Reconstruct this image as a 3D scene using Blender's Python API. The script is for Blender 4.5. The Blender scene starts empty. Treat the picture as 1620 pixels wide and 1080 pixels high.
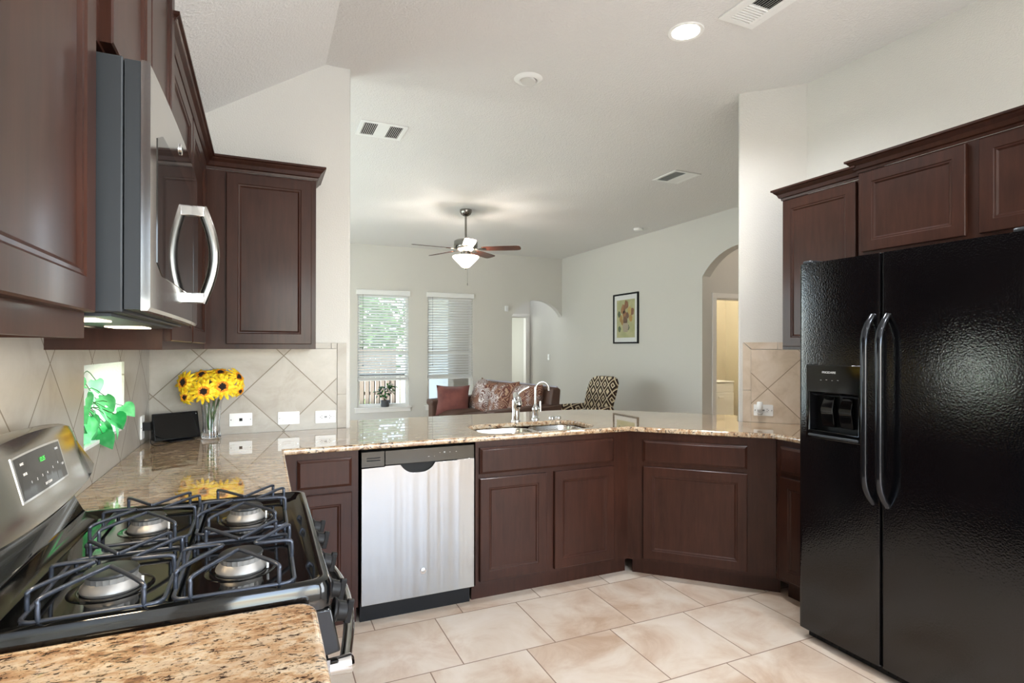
import bpy, math, random
from mathutils import Vector, Matrix
from mathutils.geometry import tessellate_polygon
random.seed(7)
PI = math.pi
sc = bpy.context.scene
COL = sc.collection

# ------------------------------------------------------------------ camera
cam_d = bpy.data.cameras.new('camera')
cam_d.sensor_width = 36.0
cam_d.lens = 36.0 * 889.35 / 1620
cam_d.shift_y = 9.17 / 1620
cam_d.clip_start = 0.02
cam = bpy.data.objects.new('camera', cam_d)
COL.objects.link(cam)
cam.matrix_world = (Matrix.Translation((0.5522, 0.0, 1.3927)) @ Matrix.Rotation(-0.41773, 4, 'Z')
                    @ Matrix.Rotation(PI / 2 + 0.00153, 4, 'X') @ Matrix.Rotation(0.0016, 4, 'Z'))
sc.camera = cam

# ------------------------------------------------------------------ exposure
sc.view_settings.view_transform = 'Standard'
sc.view_settings.look = 'None'
sc.view_settings.gamma = 1.0
sc.view_settings.use_curve_mapping = False
sc.view_settings.exposure = 0.80

# ------------------------------------------------------------------ sky and sun
world = bpy.data.worlds.new('sky'); sc.world = world
world.use_nodes = True
wn = world.node_tree.nodes; wl = world.node_tree.links
sky = wn.new('ShaderNodeTexSky'); sky.sky_type = 'NISHITA'; sky.sun_disc = False
sky.sun_elevation = math.radians(50); sky.sun_rotation = math.radians(200)
wl.new(sky.outputs[0], wn['Background'].inputs[0])
wn['Background'].inputs[1].default_value = 1.0

def lamp(name, kind, loc, rot, energy, color=(1, 1, 1), **kw):
    d = bpy.data.lights.new(name, kind); d.energy = energy; d.color = color
    for k, v in kw.items(): setattr(d, k, v)
    o = bpy.data.objects.new(name, d); COL.objects.link(o)
    o.location = loc; o.rotation_euler = rot
    return o

R = math.radians
lamp('sun_light', 'SUN', (0, 0, 20), (R(38), 0, R(58)), 12, (1, .98, .95), angle=R(1))
# area fill added behind the camera, at the nook, sill and unseen living windows
lamp('daylight_rear', 'AREA', (1.9, -2.92, 1.5), (R(90), 0, 0), 44, (.80, .90, 1), shape='RECTANGLE', size=2.6, size_y=1.9)  # fill lamp added in the unseen rear window opening
lamp('daylight_nook', 'AREA', (3.55, -1.3, 1.5), (R(90), 0, R(90)), 84, (.86, .93, 1), shape='RECTANGLE', size=1.8, size_y=1.7)  # added fill for the left side; the right wall has no window here
lamp('daylight_sill', 'AREA', (-1.0, 3.1, 1.25), (R(90), 0, R(-90)), 45, (.93, 1, .97), shape='RECTANGLE', size=1.8, size_y=1.2)  # panel added outside the small window to brighten fridge reflection and plant
lamp('daylight_living', 'AREA', (-1.12, 6.4, 1.35), (R(90), 0, R(-90)), 46, (.72, .84, 1), shape='RECTANGLE', size=3.4, size_y=2.1)

# ------------------------------------------------------------------ helpers
def lin(c):
    if isinstance(c, str):
        c = c.lstrip('#'); c = [int(c[i:i + 2], 16) for i in (0, 2, 4)]
    return tuple((v / 255 / 12.92 if v / 255 <= .04045 else ((v / 255 + .055) / 1.055) ** 2.4) for v in c) + (1,)

class NT:
    """tiny node-tree writer"""
    def __init__(s, name):
        s.m = bpy.data.materials.new(name); s.m.use_nodes = True
        s.t = s.m.node_tree; s.n = s.t.nodes; s.l = s.t.links
        s.b = s.n['Principled BSDF']
    def new(s, t, **kw):
        n = s.n.new(t)
        for k, v in kw.items(): setattr(n, k, v)
        return n
    def put(s, sock, v):
        if hasattr(v, 'default_value') or hasattr(v, 'is_linked'): s.l.new(v, sock)
        else: sock.default_value = v
    def math(s, op, a, b=0.0, c=None):
        n = s.new('ShaderNodeMath', operation=op); s.put(n.inputs[0], a); s.put(n.inputs[1], b)
        if c is not None: s.put(n.inputs[2], c)
        return n.outputs[0]
    def pos(s):
        return s.new('ShaderNodeNewGeometry').outputs['Position']
    def obj(s):
        return s.new('ShaderNodeTexCoord').outputs['Object']
    def mapping(s, vec, scale=(1, 1, 1), rot=(0, 0, 0), loc=(0, 0, 0)):
        n = s.new('ShaderNodeMapping'); s.l.new(vec, n.inputs[0])
        n.inputs['Scale'].default_value = scale; n.inputs['Rotation'].default_value = rot; n.inputs['Location'].default_value = loc
        return n.outputs[0]
    def noise(s, vec, scale, detail=4, rough=.55, dist=0.0):
        n = s.new('ShaderNodeTexNoise'); s.l.new(vec, n.inputs['Vector'])
        n.inputs['Scale'].default_value = scale; n.inputs['Detail'].default_value = detail
        n.inputs['Roughness'].default_value = rough; n.inputs['Distortion'].default_value = dist
        return n.outputs['Fac']
    def ramp(s, fac, stops, interp='LINEAR'):
        n = s.new('ShaderNodeValToRGB'); s.l.new(fac, n.inputs[0]); e = n.color_ramp.elements
        n.color_ramp.interpolation = interp
        while len(e) > 1: e.remove(e[-1])
        e[0].position = stops[0][0]; e[0].color = stops[0][1]
        for p, c in stops[1:]:
            x = e.new(p); x.color = c
        return n.outputs[0]
    def mix(s, fac, a, b, blend='MIX'):
        n = s.new('ShaderNodeMix', data_type='RGBA', blend_type=blend)
        s.put(n.inputs[0], fac); s.put(n.inputs[6], a); s.put(n.inputs[7], b)
        return n.outputs[2]
    def bump(s, h, strength=.2, dist=.002):
        n = s.new('ShaderNodeBump'); s.put(n.inputs['Height'], h)
        n.inputs['Strength'].default_value = strength; n.inputs['Distance'].default_value = dist
        s.l.new(n.outputs[0], s.b.inputs['Normal'])
    def set(s, **kw):
        for k, v in kw.items(): s.put(s.b.inputs[k.replace('_', ' ')], v)
        return s

def plain(name, col, rough=.5, metal=0.0, **kw):
    t = NT(name); t.set(Base_Color=lin(col), Roughness=rough, Metallic=metal)
    for k, v in kw.items(): t.put(t.b.inputs[k], v)
    return t.m

def paint(name, col, rough=.75, bump=.25, scale=130):
    t = NT(name); p = t.pos()
    n = t.noise(p, scale, 2, .5)
    t.set(Base_Color=lin(col), Roughness=rough); t.bump(t.ramp(n, [(.42, (0, 0, 0, 1)), (.62, (1, 1, 1, 1))]), bump, .003)
    return t.m

def wood(name, dark, light, gloss=.38):
    t = NT(name); p = t.pos()
    a = t.noise(t.mapping(p, (14, 14, 1.6)), 3.0, 6, .6, .4)
    b = t.noise(p, 3.2, 3, .5)
    f = t.math('ADD', t.math('MULTIPLY', a, .6), t.math('MULTIPLY', b, .5))
    t.set(Base_Color=t.ramp(f, [(.34, lin(dark)), (.75, lin(light))]), Roughness=gloss)
    t.b.inputs['Specular IOR Level'].default_value = .17; t.b.inputs['Coat Weight'].default_value = .16; t.b.inputs['Coat Roughness'].default_value = .16
    t.bump(a, .05, .001)
    return t.m

def granite(name):
    t = NT(name); p = t.pos()
    ro = (0, 0, R(24))
    a = t.noise(t.mapping(p, (1.0, 2.4, 1.0), ro), 17, 9, .72, .5)
    c = t.noise(t.mapping(p, (1.0, 1.8, 1.0), ro), 6, 5, .6, .8)
    s1 = t.noise(t.mapping(p, (1, 2.2, 1), ro, (3, 1, 0)), 52, 6, .75, .4)
    s2 = t.noise(t.mapping(p, (1, 1.3, 1), ro, (7, 2, 0)), 120, 4, .7, .2)
    base = t.ramp(a, [(.33, lin('#5e4535')), (.42, lin('#96704f')), (.49, lin('#bd9f7c')), (.57, lin('#d3c3aa')), (.68, lin('#b09a83')), (.8, lin('#c9bfb0'))])
    base = t.mix(t.ramp(c, [(.40, (0, 0, 0, 1)), (.66, (.6, .6, .6, 1))]), base, lin('#a98a6b'))
    base = t.mix(t.ramp(s1, [(.40, (1, 1, 1, 1)), (.455, (0, 0, 0, 1))]), base, lin('#3a2a23'))
    base = t.mix(t.ramp(s2, [(.34, (.9, .9, .9, 1)), (.41, (0, 0, 0, 1))]), base, lin('#2c221e'))
    t.set(Base_Color=base, Roughness=.03); t.b.inputs['Specular IOR Level'].default_value = .85
    t.b.inputs['Coat Weight'].default_value = .5; t.b.inputs['Coat Roughness'].default_value = .01
    return t.m

def tile_core(t, s_, u_, grout_w, rnd_scale, cols, grout_col, rough=.35):
    """s_,u_ in tile units -> colours and grout mask"""
    fs = t.math('FRACT', s_); fu = t.math('FRACT', u_)
    d = t.math('MINIMUM', t.math('MINIMUM', fs, t.math('SUBTRACT', 1.0, fs)), t.math('MINIMUM', fu, t.math('SUBTRACT', 1.0, fu)))
    g = t.math('LESS_THAN', d, grout_w)
    cv = t.new('ShaderNodeCombineXYZ'); t.put(cv.inputs[0], t.math('FLOOR', s_)); t.put(cv.inputs[1], t.math('FLOOR', u_))
    wn_ = t.new('ShaderNodeTexWhiteNoise', noise_dimensions='3D'); t.l.new(cv.outputs[0], wn_.inputs[0])
    off = t.new('ShaderNodeVectorMath', operation='SCALE'); t.l.new(wn_.outputs['Color'], off.inputs[0]); off.inputs['Scale'].default_value = 20
    add = t.new('ShaderNodeVectorMath', operation='ADD'); t.l.new(t.pos(), add.inputs[0]); t.l.new(off.outputs[0], add.inputs[1])
    n = t.noise(add.outputs[0], rnd_scale, 7, .62, .7)
    n2 = t.math('ADD', n, t.math('MULTIPLY', t.math('SUBTRACT', wn_.outputs['Value'], .5), .07))
    col = t.ramp(n2, cols)
    t.set(Base_Color=t.mix(g, col, lin(grout_col)), Roughness=t.math('ADD', rough, t.math('MULTIPLY', g, .4)))
    t.bump(t.math('SUBTRACT', 1.0, g), .35, .002)

def floor_mat():
    t = NT('floor_tile'); p = t.pos(); x = t.new('ShaderNodeSeparateXYZ'); t.l.new(p, x.inputs[0])
    row = t.math('DIVIDE', t.math('SUBTRACT', x.outputs[1], 2.81 - .4585 * 20), .4585)
    fl = t.math('FLOOR', row)
    u = t.math('DIVIDE', t.math('ADD', t.math('SUBTRACT', x.outputs[0], 1.367), t.math('MULTIPLY', t.math('SUBTRACT', fl, 19.0), -.1528)), .4575)
    u = t.math('ADD', u, 40.0)
    tile_core(t, u, row, .006, 3.2, [(.30, lin('#b89c84')), (.44, lin('#cbb5a0')), (.56, lin('#d6c6b4')), (.74, lin('#ded1c3'))], '#8c7462', .3)
    return t.m

def diag_mat(name, dirx, diry, u0, z0, half=.2130, cols=('#9c9285', '#aca59a', '#b8b2a8'), gr='#827869'):
    t = NT(name); p = t.pos(); x = t.new('ShaderNodeSeparateXYZ'); t.l.new(p, x.inputs[0])
    u = t.math('ADD', t.math('MULTIPLY', x.outputs[0], dirx), t.math('MULTIPLY', x.outputs[1], diry))
    a = t.math('DIVIDE', t.math('SUBTRACT', u, u0), half * 2); b = t.math('DIVIDE', t.math('SUBTRACT', x.outputs[2], z0), half * 2)
    s_ = t.math('ADD', t.math('ADD', a, b), 50.0); v_ = t.math('ADD', t.math('SUBTRACT', a, b), 50.0)
    tile_core(t, s_, v_, .0085, 4.5, [(.28, lin(cols[0])), (.48, lin(cols[1])), (.72, lin(cols[2]))], gr, .3)
    return t.m

def strip_mat(name, a, b, c):
    t = NT(name); p = t.pos()
    n = t.noise(p, 5, 6, .6, .6)
    t.set(Base_Color=t.ramp(n, [(.3, lin(a)), (.5, lin(b)), (.72, lin(c))]), Roughness=.35)
    return t.m

M = {}
M['wall'] = paint('wall_paint', '#d2cfc8')
M['ceil'] = paint('ceiling_paint', '#e4e2df', .85, .5, 85)
M['trim'] = plain('white_trim', '#ece9e4', .4)
M['laundry'] = paint('laundry_paint', '#d8cfb8')
M['floor'] = floor_mat()
M['splash_b'] = diag_mat('backsplash_back', 1, 0, .664, .921)
M['splash_l'] = diag_mat('backsplash_left', 0, 1, 1.963, .921)
M['splash_r'] = diag_mat('backsplash_corner', .7071, -.7071, (3.533 - 2.647) * .7071, 1.135, .2130, ('#bda990', '#d2c0aa', '#decfbe'), '#9a8672')
M['strip'] = strip_mat('border_tile', '#9c9285', '#aca59a', '#b8b2a8')
M['strip_r'] = strip_mat('border_tile_warm', '#bda990', '#d0bea8', '#decfbe')
M['wood'] = wood('espresso_wood', '#26130d', '#40241a')
M['wood_in'] = plain('pale_cabinet_lining', '#d8ccae', .6)
M['granite'] = granite('granite')
M['black'] = plain('black_plastic', '#0b0b0d', .4); M['black'].node_tree.nodes['Principled BSDF'].inputs['Specular IOR Level'].default_value = .25
M['blackgloss'] = plain('black_enamel', '#08090a', .07)
M['rubber'] = plain('dark_rubber', '#141414', .7)
M['chrome'] = plain('chrome', '#dcdcdc', .08, 1)
M['white'] = plain('white_plastic', '#efefec', .35)
M['whitemat'] = plain('white_matte', '#e8e8e6', .6)
M['darkgrey'] = plain('dark_grey_metal', '#45484c', .35, .6)
M['slot'] = plain('dark_slot', '#1a1a1a', .8)

def steel(name, col='#b9b8b4', rough=.28, axis='Z', aniso=.6):
    t = NT(name); p = t.obj()
    sc_ = {'Z': (2, 2, 700), 'X': (.8, 500, 500), 'Y': (500, .8, 500)}[axis]
    n = t.noise(t.mapping(p, sc_), 1.0, 2, .6)
    t.set(Base_Color=lin(col), Metallic=1.0, Roughness=t.math('ADD', rough - .03, t.math('MULTIPLY', n, .06)))
    if axis == 'Z':
        x = t.new('ShaderNodeSeparateXYZ'); t.l.new(p, x.inputs[0])
        cb = t.new('ShaderNodeCombineXYZ'); t.l.new(x.outputs[0], cb.inputs[0])
        t.b.inputs['Roughness'].default_value = rough
        for l in list(t.b.inputs['Roughness'].links): t.l.remove(l)
        t.bump(t.noise(t.mapping(cb.outputs[0], (11, 1, 1)), 1.0, 2, .5), .5, .012)
    return t.m
M['steel'] = steel('brushed_steel', '#9b9a98', .2)
M['steel_r'] = steel('range_steel', '#a8a49c', .13, 'Y')
M['nickel'] = plain('brushed_nickel', '#8a8680', .18, 1)

def fridge_mat():
    t = NT('textured_black_enamel'); p = t.pos()
    n = t.noise(p, 150, 2, .5)
    t.set(Base_Color=lin('#08080a'), Roughness=.10); t.b.inputs['Specular IOR Level'].default_value = .6; t.bump(n, .35, .0014)
    return t.m
M['fridge'] = fridge_mat()

def glass(name, rough=0.0, col=(1, 1, 1, 1), thin=True):
    t = NT(name)
    if thin:
        out = t.n['Material Output']; tr = t.new('ShaderNodeBsdfTransparent'); gl = t.new('ShaderNodeBsdfGlossy')
        gl.inputs['Roughness'].default_value = 0.02; tr.inputs[0].default_value = col
        fr = t.new('ShaderNodeLayerWeight'); fr.inputs[0].default_value = .5
        fz = t.math('ADD', .04, t.math('MULTIPLY', t.math('POWER', fr.outputs['Facing'], 4.0), .8))
        mx = t.new('ShaderNodeMixShader'); t.l.new(fz, mx.inputs[0]); t.l.new(tr.outputs[0], mx.inputs[1]); t.l.new(gl.outputs[0], mx.inputs[2])
        t.l.new(mx.outputs[0], out.inputs['Surface'])
    else:
        t.set(Base_Color=col, Roughness=rough, IOR=1.5); t.b.inputs['Transmission Weight'].default_value = 1
    return t.m
M['pane'] = glass('window_glass')
M['crystal'] = glass('cut_glass', .02, (1, 1, 1, 1), False)

def emit(name, col, s):
    t = NT(name); t.set(Base_Color=lin(col)); t.b.inputs['Emission Color'].default_value = lin(col)
    t.b.inputs['Emission Strength'].default_value = s
    return t.m

# ------------------------------------------------------------------ mesh building
class MB:
    def __init__(s): s.v = []; s.f = []; s.mi = []; s.cur = 0
    def add(s, vs, fs, mat=None):
        o = len(s.v)
        s.v += [Vector(mat @ Vector(v)) if mat is not None else Vector(v) for v in vs]
        for f in fs: s.f.append([i + o for i in f]); s.mi.append(s.cur)
        return s
    def box(s, x0, x1, y0, y1, z0, z1, mat=None):
        v = [(x, y, z) for x in (x0, x1) for y in (y0, y1) for z in (z0, z1)]
        return s.add(v, [(0, 1, 3, 2), (4, 6, 7, 5), (0, 4, 5, 1), (2, 3, 7, 6), (0, 2, 6, 4), (1, 5, 7, 3)], mat)
    def loft(s, rings, closed=True, cap0=True, cap1=True, mat=None):
        n = len(rings[0]); vs = [p for r in rings for p in r]; fs = []
        for k in range(len(rings) - 1):
            for i in range(n if closed else n - 1):
                j = (i + 1) % n
                fs.append((k * n + i, k * n + j, (k + 1) * n + j, (k + 1) * n + i))
        if cap0: fs.append(tuple(reversed(range(n))))
        if cap1: fs.append(tuple(range((len(rings) - 1) * n, len(rings) * n)))
        return s.add(vs, fs, mat)
    def lathe(s, prof, n=32, mat=None, cap0=True, cap1=True, fn=None):
        rings = []
        for r, z in prof:
            ring = []
            for i in range(n):
                a = 2 * PI * i / n; rr = r * (fn(a, z) if fn else 1)
                ring.append((rr * math.cos(a), rr * math.sin(a), z))
            rings.append(ring)
        return s.loft(rings, True, cap0, cap1, mat)
    def tube(s, pts, r, n=8, smooth=0, closed=False, mat=None, flat=None):
        P = [Vector(p) for p in pts]
        if smooth:
            Q = []
            m = len(P)
            for i in range(m if closed else m - 1):
                p0 = P[(i - 1) % m] if (closed or i > 0) else P[0]; p1 = P[i]; p2 = P[(i + 1) % m]
                p3 = P[(i + 2) % m] if (closed or i + 2 < m) else p2
                for k in range(smooth):
                    t = k / smooth
                    Q.append(.5 * ((2 * p1) + (p2 - p0) * t + (2 * p0 - 5 * p1 + 4 * p2 - p3) * t * t + (3 * p1 - p0 - 3 * p2 + p3) * t ** 3))
            if not closed: Q.append(P[-1])
            P = Q
        m = len(P); rings = []; up = None
        rs = r if callable(r) else (lambda t: r)
        for i in range(m):
            if closed: d = P[(i + 1) % m] - P[i - 1]
            else: d = P[min(i + 1, m - 1)] - P[max(i - 1, 0)]
            d.normalize()
            if up is None:
                up = Vector((0, 0, 1)) if abs(d.z) < .9 else Vector((1, 0, 0))
            sd = d.cross(up); sd.normalize(); up = sd.cross(d); up.normalize()
            rr = rs(i / max(1, m - 1)); ring = []
            for k in range(n):
                a = 2 * PI * k / n
                ring.append(P[i] + sd * (math.cos(a) * rr * (flat[0] if flat else 1)) + up * (math.sin(a) * rr * (flat[1] if flat else 1)))
            rings.append(ring)
        if closed: rings.append(rings[0]); return s.loft(rings, True, False, False, mat)
        return s.loft(rings, True, True, True, mat)
    def prism(s, outline, fn, t0, t1, holes=()):
        """outline/holes: 2D loops; fn(u,v,t)->xyz"""
        loops = [list(outline)] + [list(h) for h in holes]
        flat = [p for l in loops for p in l]
        tri = tessellate_polygon([[Vector((p[0], p[1], 0)) for p in l] for l in loops])
        n = len(flat)
        vs = [fn(p[0], p[1], t0) for p in flat] + [fn(p[0], p[1], t1) for p in flat]
        fs = [tuple(t) for t in tri] + [tuple(i + n for i in reversed(t)) for t in tri]
        o = 0
        for l in loops:
            m = len(l)
            for i in range(m):
                j = (i + 1) % m; fs.append((o + i, o + j, n + o + j, n + o + i))
            o += m
        return s.add(vs, fs)
    def build(s, name, mat, parent=None, smooth=None, bevel=0, seg=2, loc=None, rz=None):
        me = bpy.data.meshes.new(name)
        me.from_pydata([tuple(v) for v in s.v], [], s.f)
        mats = mat if isinstance(mat, (list, tuple)) else [mat]
        for m in mats: me.materials.append(m)
        if len(mats) > 1: me.polygons.foreach_set('material_index', s.mi)
        import bmesh
        bm = bmesh.new(); bm.from_mesh(me); bmesh.ops.recalc_face_normals(bm, faces=bm.faces); bm.to_mesh(me); bm.free()
        if smooth is not None:
            me.polygons.foreach_set('use_smooth', [True] * len(me.polygons))
            me.set_sharp_from_angle(angle=R(smooth))
        me.update()
        o = bpy.data.objects.new(name, me); COL.objects.link(o)
        if parent: o.parent = parent
        if loc: o.location = loc
        if rz is not None: o.rotation_euler = (0, 0, rz)
        if bevel:
            b = o.modifiers.new('bevel', 'BEVEL'); b.width = bevel; b.segments = seg; b.limit_method = 'ANGLE'; b.angle_limit = R(35)
            b.harden_normals = False
            me.polygons.foreach_set('use_smooth', [True] * len(me.polygons))
            me.set_sharp_from_angle(angle=R(50))
        return o

def tag(o, label, cat, group=None):
    o['label'] = label; o['category'] = cat
    if group: o['group'] = group
    return o
def thing(name, label, cat, loc=(0, 0, 0), rz=0, group=None):
    o = bpy.data.objects.new(name, None); COL.objects.link(o); o.empty_display_size = .1
    o.location = loc; o.rotation_euler = (0, 0, rz)
    return tag(o, label, cat, group)
def struct(o):
    o['kind'] = 'structure'; return o
def copy_tree(o, parent=None):
    c = o.copy(); COL.objects.link(c); c.parent = parent
    for ch in [x for x in o.children]: copy_tree(ch, c)
    return c

def offset_poly(poly, d):
    """inward miter offset of a CCW polygon"""
    n = len(poly); out = []
    for i in range(n):
        p0, p1, p2 = Vector(poly[i - 1]), Vector(poly[i]), Vector(poly[(i + 1) % n])
        e1 = (p1 - p0).normalized(); e2 = (p2 - p1).normalized()
        n1 = Vector((-e1.y, e1.x)); n2 = Vector((-e2.y, e2.x))
        b = n1 + n2; b = b / max(1e-6, b.length_squared) * 2
        out.append(tuple(p1 + b * d))
    return out
def arc_pts(cx, cy, r, a0, a1, n):
    return [(cx + r * math.cos(R(a0 + (a1 - a0) * i / n)), cy + r * math.sin(R(a0 + (a1 - a0) * i / n))) for i in range(n + 1)]
def rrect(x0, x1, y0, y1, r, n=6):
    return (arc_pts(x1 - r, y0 + r, r, -90, 0, n) + arc_pts(x1 - r, y1 - r, r, 0, 90, n)
            + arc_pts(x0 + r, y1 - r, r, 90, 180, n) + arc_pts(x0 + r, y0 + r, r, 180, 270, n))
def slab(mb, outer, z0, z1, rnd=.008, holes=(), n=4):
    """stone slab with rounded edges; outer CCW, holes CW"""
    prof = [(rnd * (1 - math.cos(PI / 2 * i / n)), z0 + rnd * (1 - math.sin(PI / 2 * (1 - 0)) if False else 0)) for i in range(0)]
    prof = []
    for i in range(n + 1):
        a = -PI / 2 + PI / 2 * i / n; prof.append((rnd * (1 - math.cos(a)), z0 + rnd * (1 + math.sin(a))))
    for i in range(n + 1):
        a = PI / 2 * i / n; prof.append((rnd * (1 - math.cos(a)), z1 - rnd * (1 - math.sin(a))))
    loops = []
    for li, lp in enumerate([outer] + list(holes)):
        rings = []
        for d, z in prof:
            rings.append([(p[0], p[1], z) for p in offset_poly(lp, d)])
        mb.loft(rings, True, False, False); loops.append(offset_poly(lp, rnd))
    flat = [p for l in loops for p in l]
    tri = tessellate_polygon([[Vector((p[0], p[1], 0)) for p in l] for l in loops])
    mb.add([(p[0], p[1], z1) for p in flat], tri)
    mb.add([(p[0], p[1], z0) for p in flat], tri)

def text_part(s, size, mat, parent, M4, ext=.0004, name='lettering', align='CENTER'):
    c = bpy.data.curves.new('lettering', 'FONT'); c.body = s; c.size = size; c.extrude = ext
    c.align_x = align; c.align_y = 'CENTER'
    t = bpy.data.objects.new('tmp', c)
    me = bpy.data.meshes.new_from_object(t); bpy.data.objects.remove(t); bpy.data.curves.remove(c)
    me.transform(M4); me.materials.clear(); me.materials.append(mat)
    o = bpy.data.objects.new(name, me); COL.objects.link(o); o.parent = parent
    return o
FRONT = Matrix.Rotation(PI / 2, 4, 'X')        # text standing, readable from -Y

# ------------------------------------------------------------------ room constants
D = 3.485; H = 3.066; XR = 3.693; FY = 9.25; LX = 5.68; LH = 2.507
# ------------------------------------------------------------------ shell
fl = MB(); fl.box(-1.4, 8.2, -3.2, 12.6, -.1, 0); struct(fl.build('floor', M['floor']))
cl = MB(); cl.box(.89, 8.2, -3.2, 12.6, H, H + .1)
cl.box(-1.4, .89, D + .0, 12.6, H, H + .1)
cl.add([(.89, -3.2, H), (.89, D + .0, H), (-.2, D + .0, LH - .2 * .6281), (-.2, -3.2, LH - .2 * .6281),
        (.89, -3.2, H + .1), (.89, D, H + .1), (-.2, D, LH + .0), (-.2, -3.2, LH + .0)],
       [(0, 1, 2, 3), (4, 7, 6, 5), (0, 4, 5, 1), (1, 5, 6, 2), (2, 6, 7, 3), (3, 7, 4, 0)])
struct(cl.build('ceiling', M['ceil']))
# left wall with the small window
WY0, WY1, WZ0, WZ1 = 2.29, 2.885, 1.056, 1.333
w = MB(); w.prism([(-3.1, 0), (D, 0), (D, LH), (-3.1, LH)], lambda u, v, t: (t, u, v), -.16, 0,
                  [[(WY0, WZ0), (WY0, WZ1), (WY1, WZ1), (WY1, WZ0)]])
wall_left = struct(w.build('wall_left', M['wall']))
w = MB(); w.box(-1.3, 1.035, D, D + .12, 0, H + .02); wall_back = struct(w.build('wall_back', M['wall'], bevel=.012, seg=3))
# knee wall that carries the bar
w = MB(); w.prism([(1.035, D), (2.70, D), (3.41, 2.775), (3.495, 2.86), (2.75, 3.605), (1.035, 3.605)], lambda u, v, t: (u, v, t), 0, .883)
struct(w.build('wall_bar', M['wall']))
# right wall: turns 45 degrees at its far end
w = MB(); w.prism([(XR, -3.1), (XR, -2.4), (XR, -2.4), (XR, 2.487), (3.41, 2.77), (3.495, 2.855), (XR + .12, 2.537), (XR + .12, -3.1)][0:2] +
                  [(XR, 2.487), (3.41, 2.77), (3.495, 2.855), (XR + .12, 2.537), (XR + .12, -3.1)], lambda u, v, t: (u, v, t), 0, H + .02)
wall_right = struct(w.build('wall_right', M['wall'], bevel=.01, seg=3))
w = MB(); w.prism([(-.16, 0), (XR + .12, 0), (XR + .12, H), (-.16, H)], lambda u, v, t: (u, t, v), -3.1, -2.98,
                  [[(.6, .55), (.6, 2.45), (3.2, 2.45), (3.2, .55)]])
struct(w.build('wall_rear', M['wall']))
w = MB(); w.box(XR + .12, 8.2, 2.42, 2.54, 0, H); struct(w.build('wall_hall_near', M['wall']))
# living room
def arch(c, hw, spring, rise, n=20):
    r = (hw * hw + rise * rise) / (2 * rise); cz = spring + rise - r; a = math.degrees(math.asin(hw / r))
    return [(c + r * math.sin(R(-a + 2 * a * i / n)), cz + r * math.cos(R(-a + 2 * a * i / n))) for i in range(n + 1)]
WIN = [(1.945, 2.775), (3.10, 3.905)]; WB, WT = .43, 2.27
ar = arch(5.168, .512, 1.975, .30)
w = MB()
out = [(-1.3, 0), (4.656, 0)] + ar + [(LX, H), (-1.3, H)]
w.prism(out, lambda u, v, t: (u, t, v), FY, FY + .13, [[(a, WB), (a, WT), (b, WT), (b, WB)] for a, b in WIN])
wall_far = struct(w.build('wall_far', M['wall']))
ar2 = arch(4.93, .64, 2.31, .31)
w = MB(); out = [(2.54, 0), (4.29, 0)] + ar2 + [(5.57, 0), (12, 0), (12, H), (2.54, H)]
w.prism(out, lambda u, v, t: (t, u, v), LX, LX + .13)
wall_living_right = struct(w.build('wall_living_right', M['wall']))
w = MB(); w.prism([(D + .12, 0), (FY + .13, 0), (FY + .13, H), (D + .12, H)], lambda u, v, t: (t, u, v), -1.3, -1.2,
                  [[(4.7, .3), (4.7, 2.4), (8.1, 2.4), (8.1, .3)]])
struct(w.build('wall_living_left', M['wall']))
# hall beyond the far arch, its back wall holds an open doorway
w = MB(); w.prism([(3.6, 0), (4.84, 0), (4.84, 2.04), (5.60, 2.04), (5.60, 0), (LX, 0), (LX, H), (3.6, H)], lambda u, v, t: (u, t, v), 10.62, 10.74)
struct(w.build('wall_hall_far', M['wall']))
w = MB(); w.box(3.5, 3.6, FY + .13, 12.2, 0, H); w.box(3.6, LX, 12.1, 12.2, 0, H); struct(w.build('wall_bedroom', M['wall']))
# laundry side
w = MB(); w.prism([(LX + .13, 0), (5.905, 0), (5.905, 2.045), (6.68, 2.045), (6.68, 0), (8.2, 0), (8.2, H), (LX + .13, H)], lambda u, v, t: (u, t, v), 5.572, 5.69)
struct(w.build('wall_hall_side', M['wall']))
w = MB(); w.box(LX + .13, 8.2, 7.62, 7.72, 0, H); w.box(8.1, 8.2, 5.69, 7.62, 0, H); w.box(LX + .131, LX + .15, 5.69, 7.62, 0, H)
struct(w.build('wall_laundry', M['laundry']))
w = MB(); w.box(8.1, 8.2, 2.54, 5.57, 0, H); struct(w.build('wall_hall_end', M['wall']))

def casing(name, x0, x1, top, y, wd=.065, th=.018):
    m = MB(); m.box(x0 - wd, x0, y - th, y, 0, top); m.box(x1, x1 + wd, y - th, y, 0, top); m.box(x0 - wd, x1 + wd, y - th, y, top, top + wd)
    m.box(x0 - .002, x0 + .014, y, y + .12, 0, top); m.box(x1 - .014, x1 + .002, y, y + .12, 0, top); m.box(x0, x1, y, y + .12, top - .014, top + .001)
    return struct(m.build(name, M['trim'], bevel=.003))
casing('door_1', 5.905, 6.68, 2.045, 5.572)
casing('door_2', 4.84, 5.60, 2.04, 10.62)
def baseboard(name, pts, h=.1, t=.015):
    m = MB()
    for (x0, y0), (x1, y1) in pts: m.box(min(x0, x1), max(x0, x1), min(y0, y1), max(y0, y1), 0, h)
    struct(m.build(name, M['trim'], bevel=.003))
baseboard('baseboard_far', [((-1.2, FY - .015), (4.65, FY))])
baseboard('baseboard_living_right', [((LX - .015, 2.54), (LX, 4.28)), ((LX - .015, 5.58), (LX, 10.6))])

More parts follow.
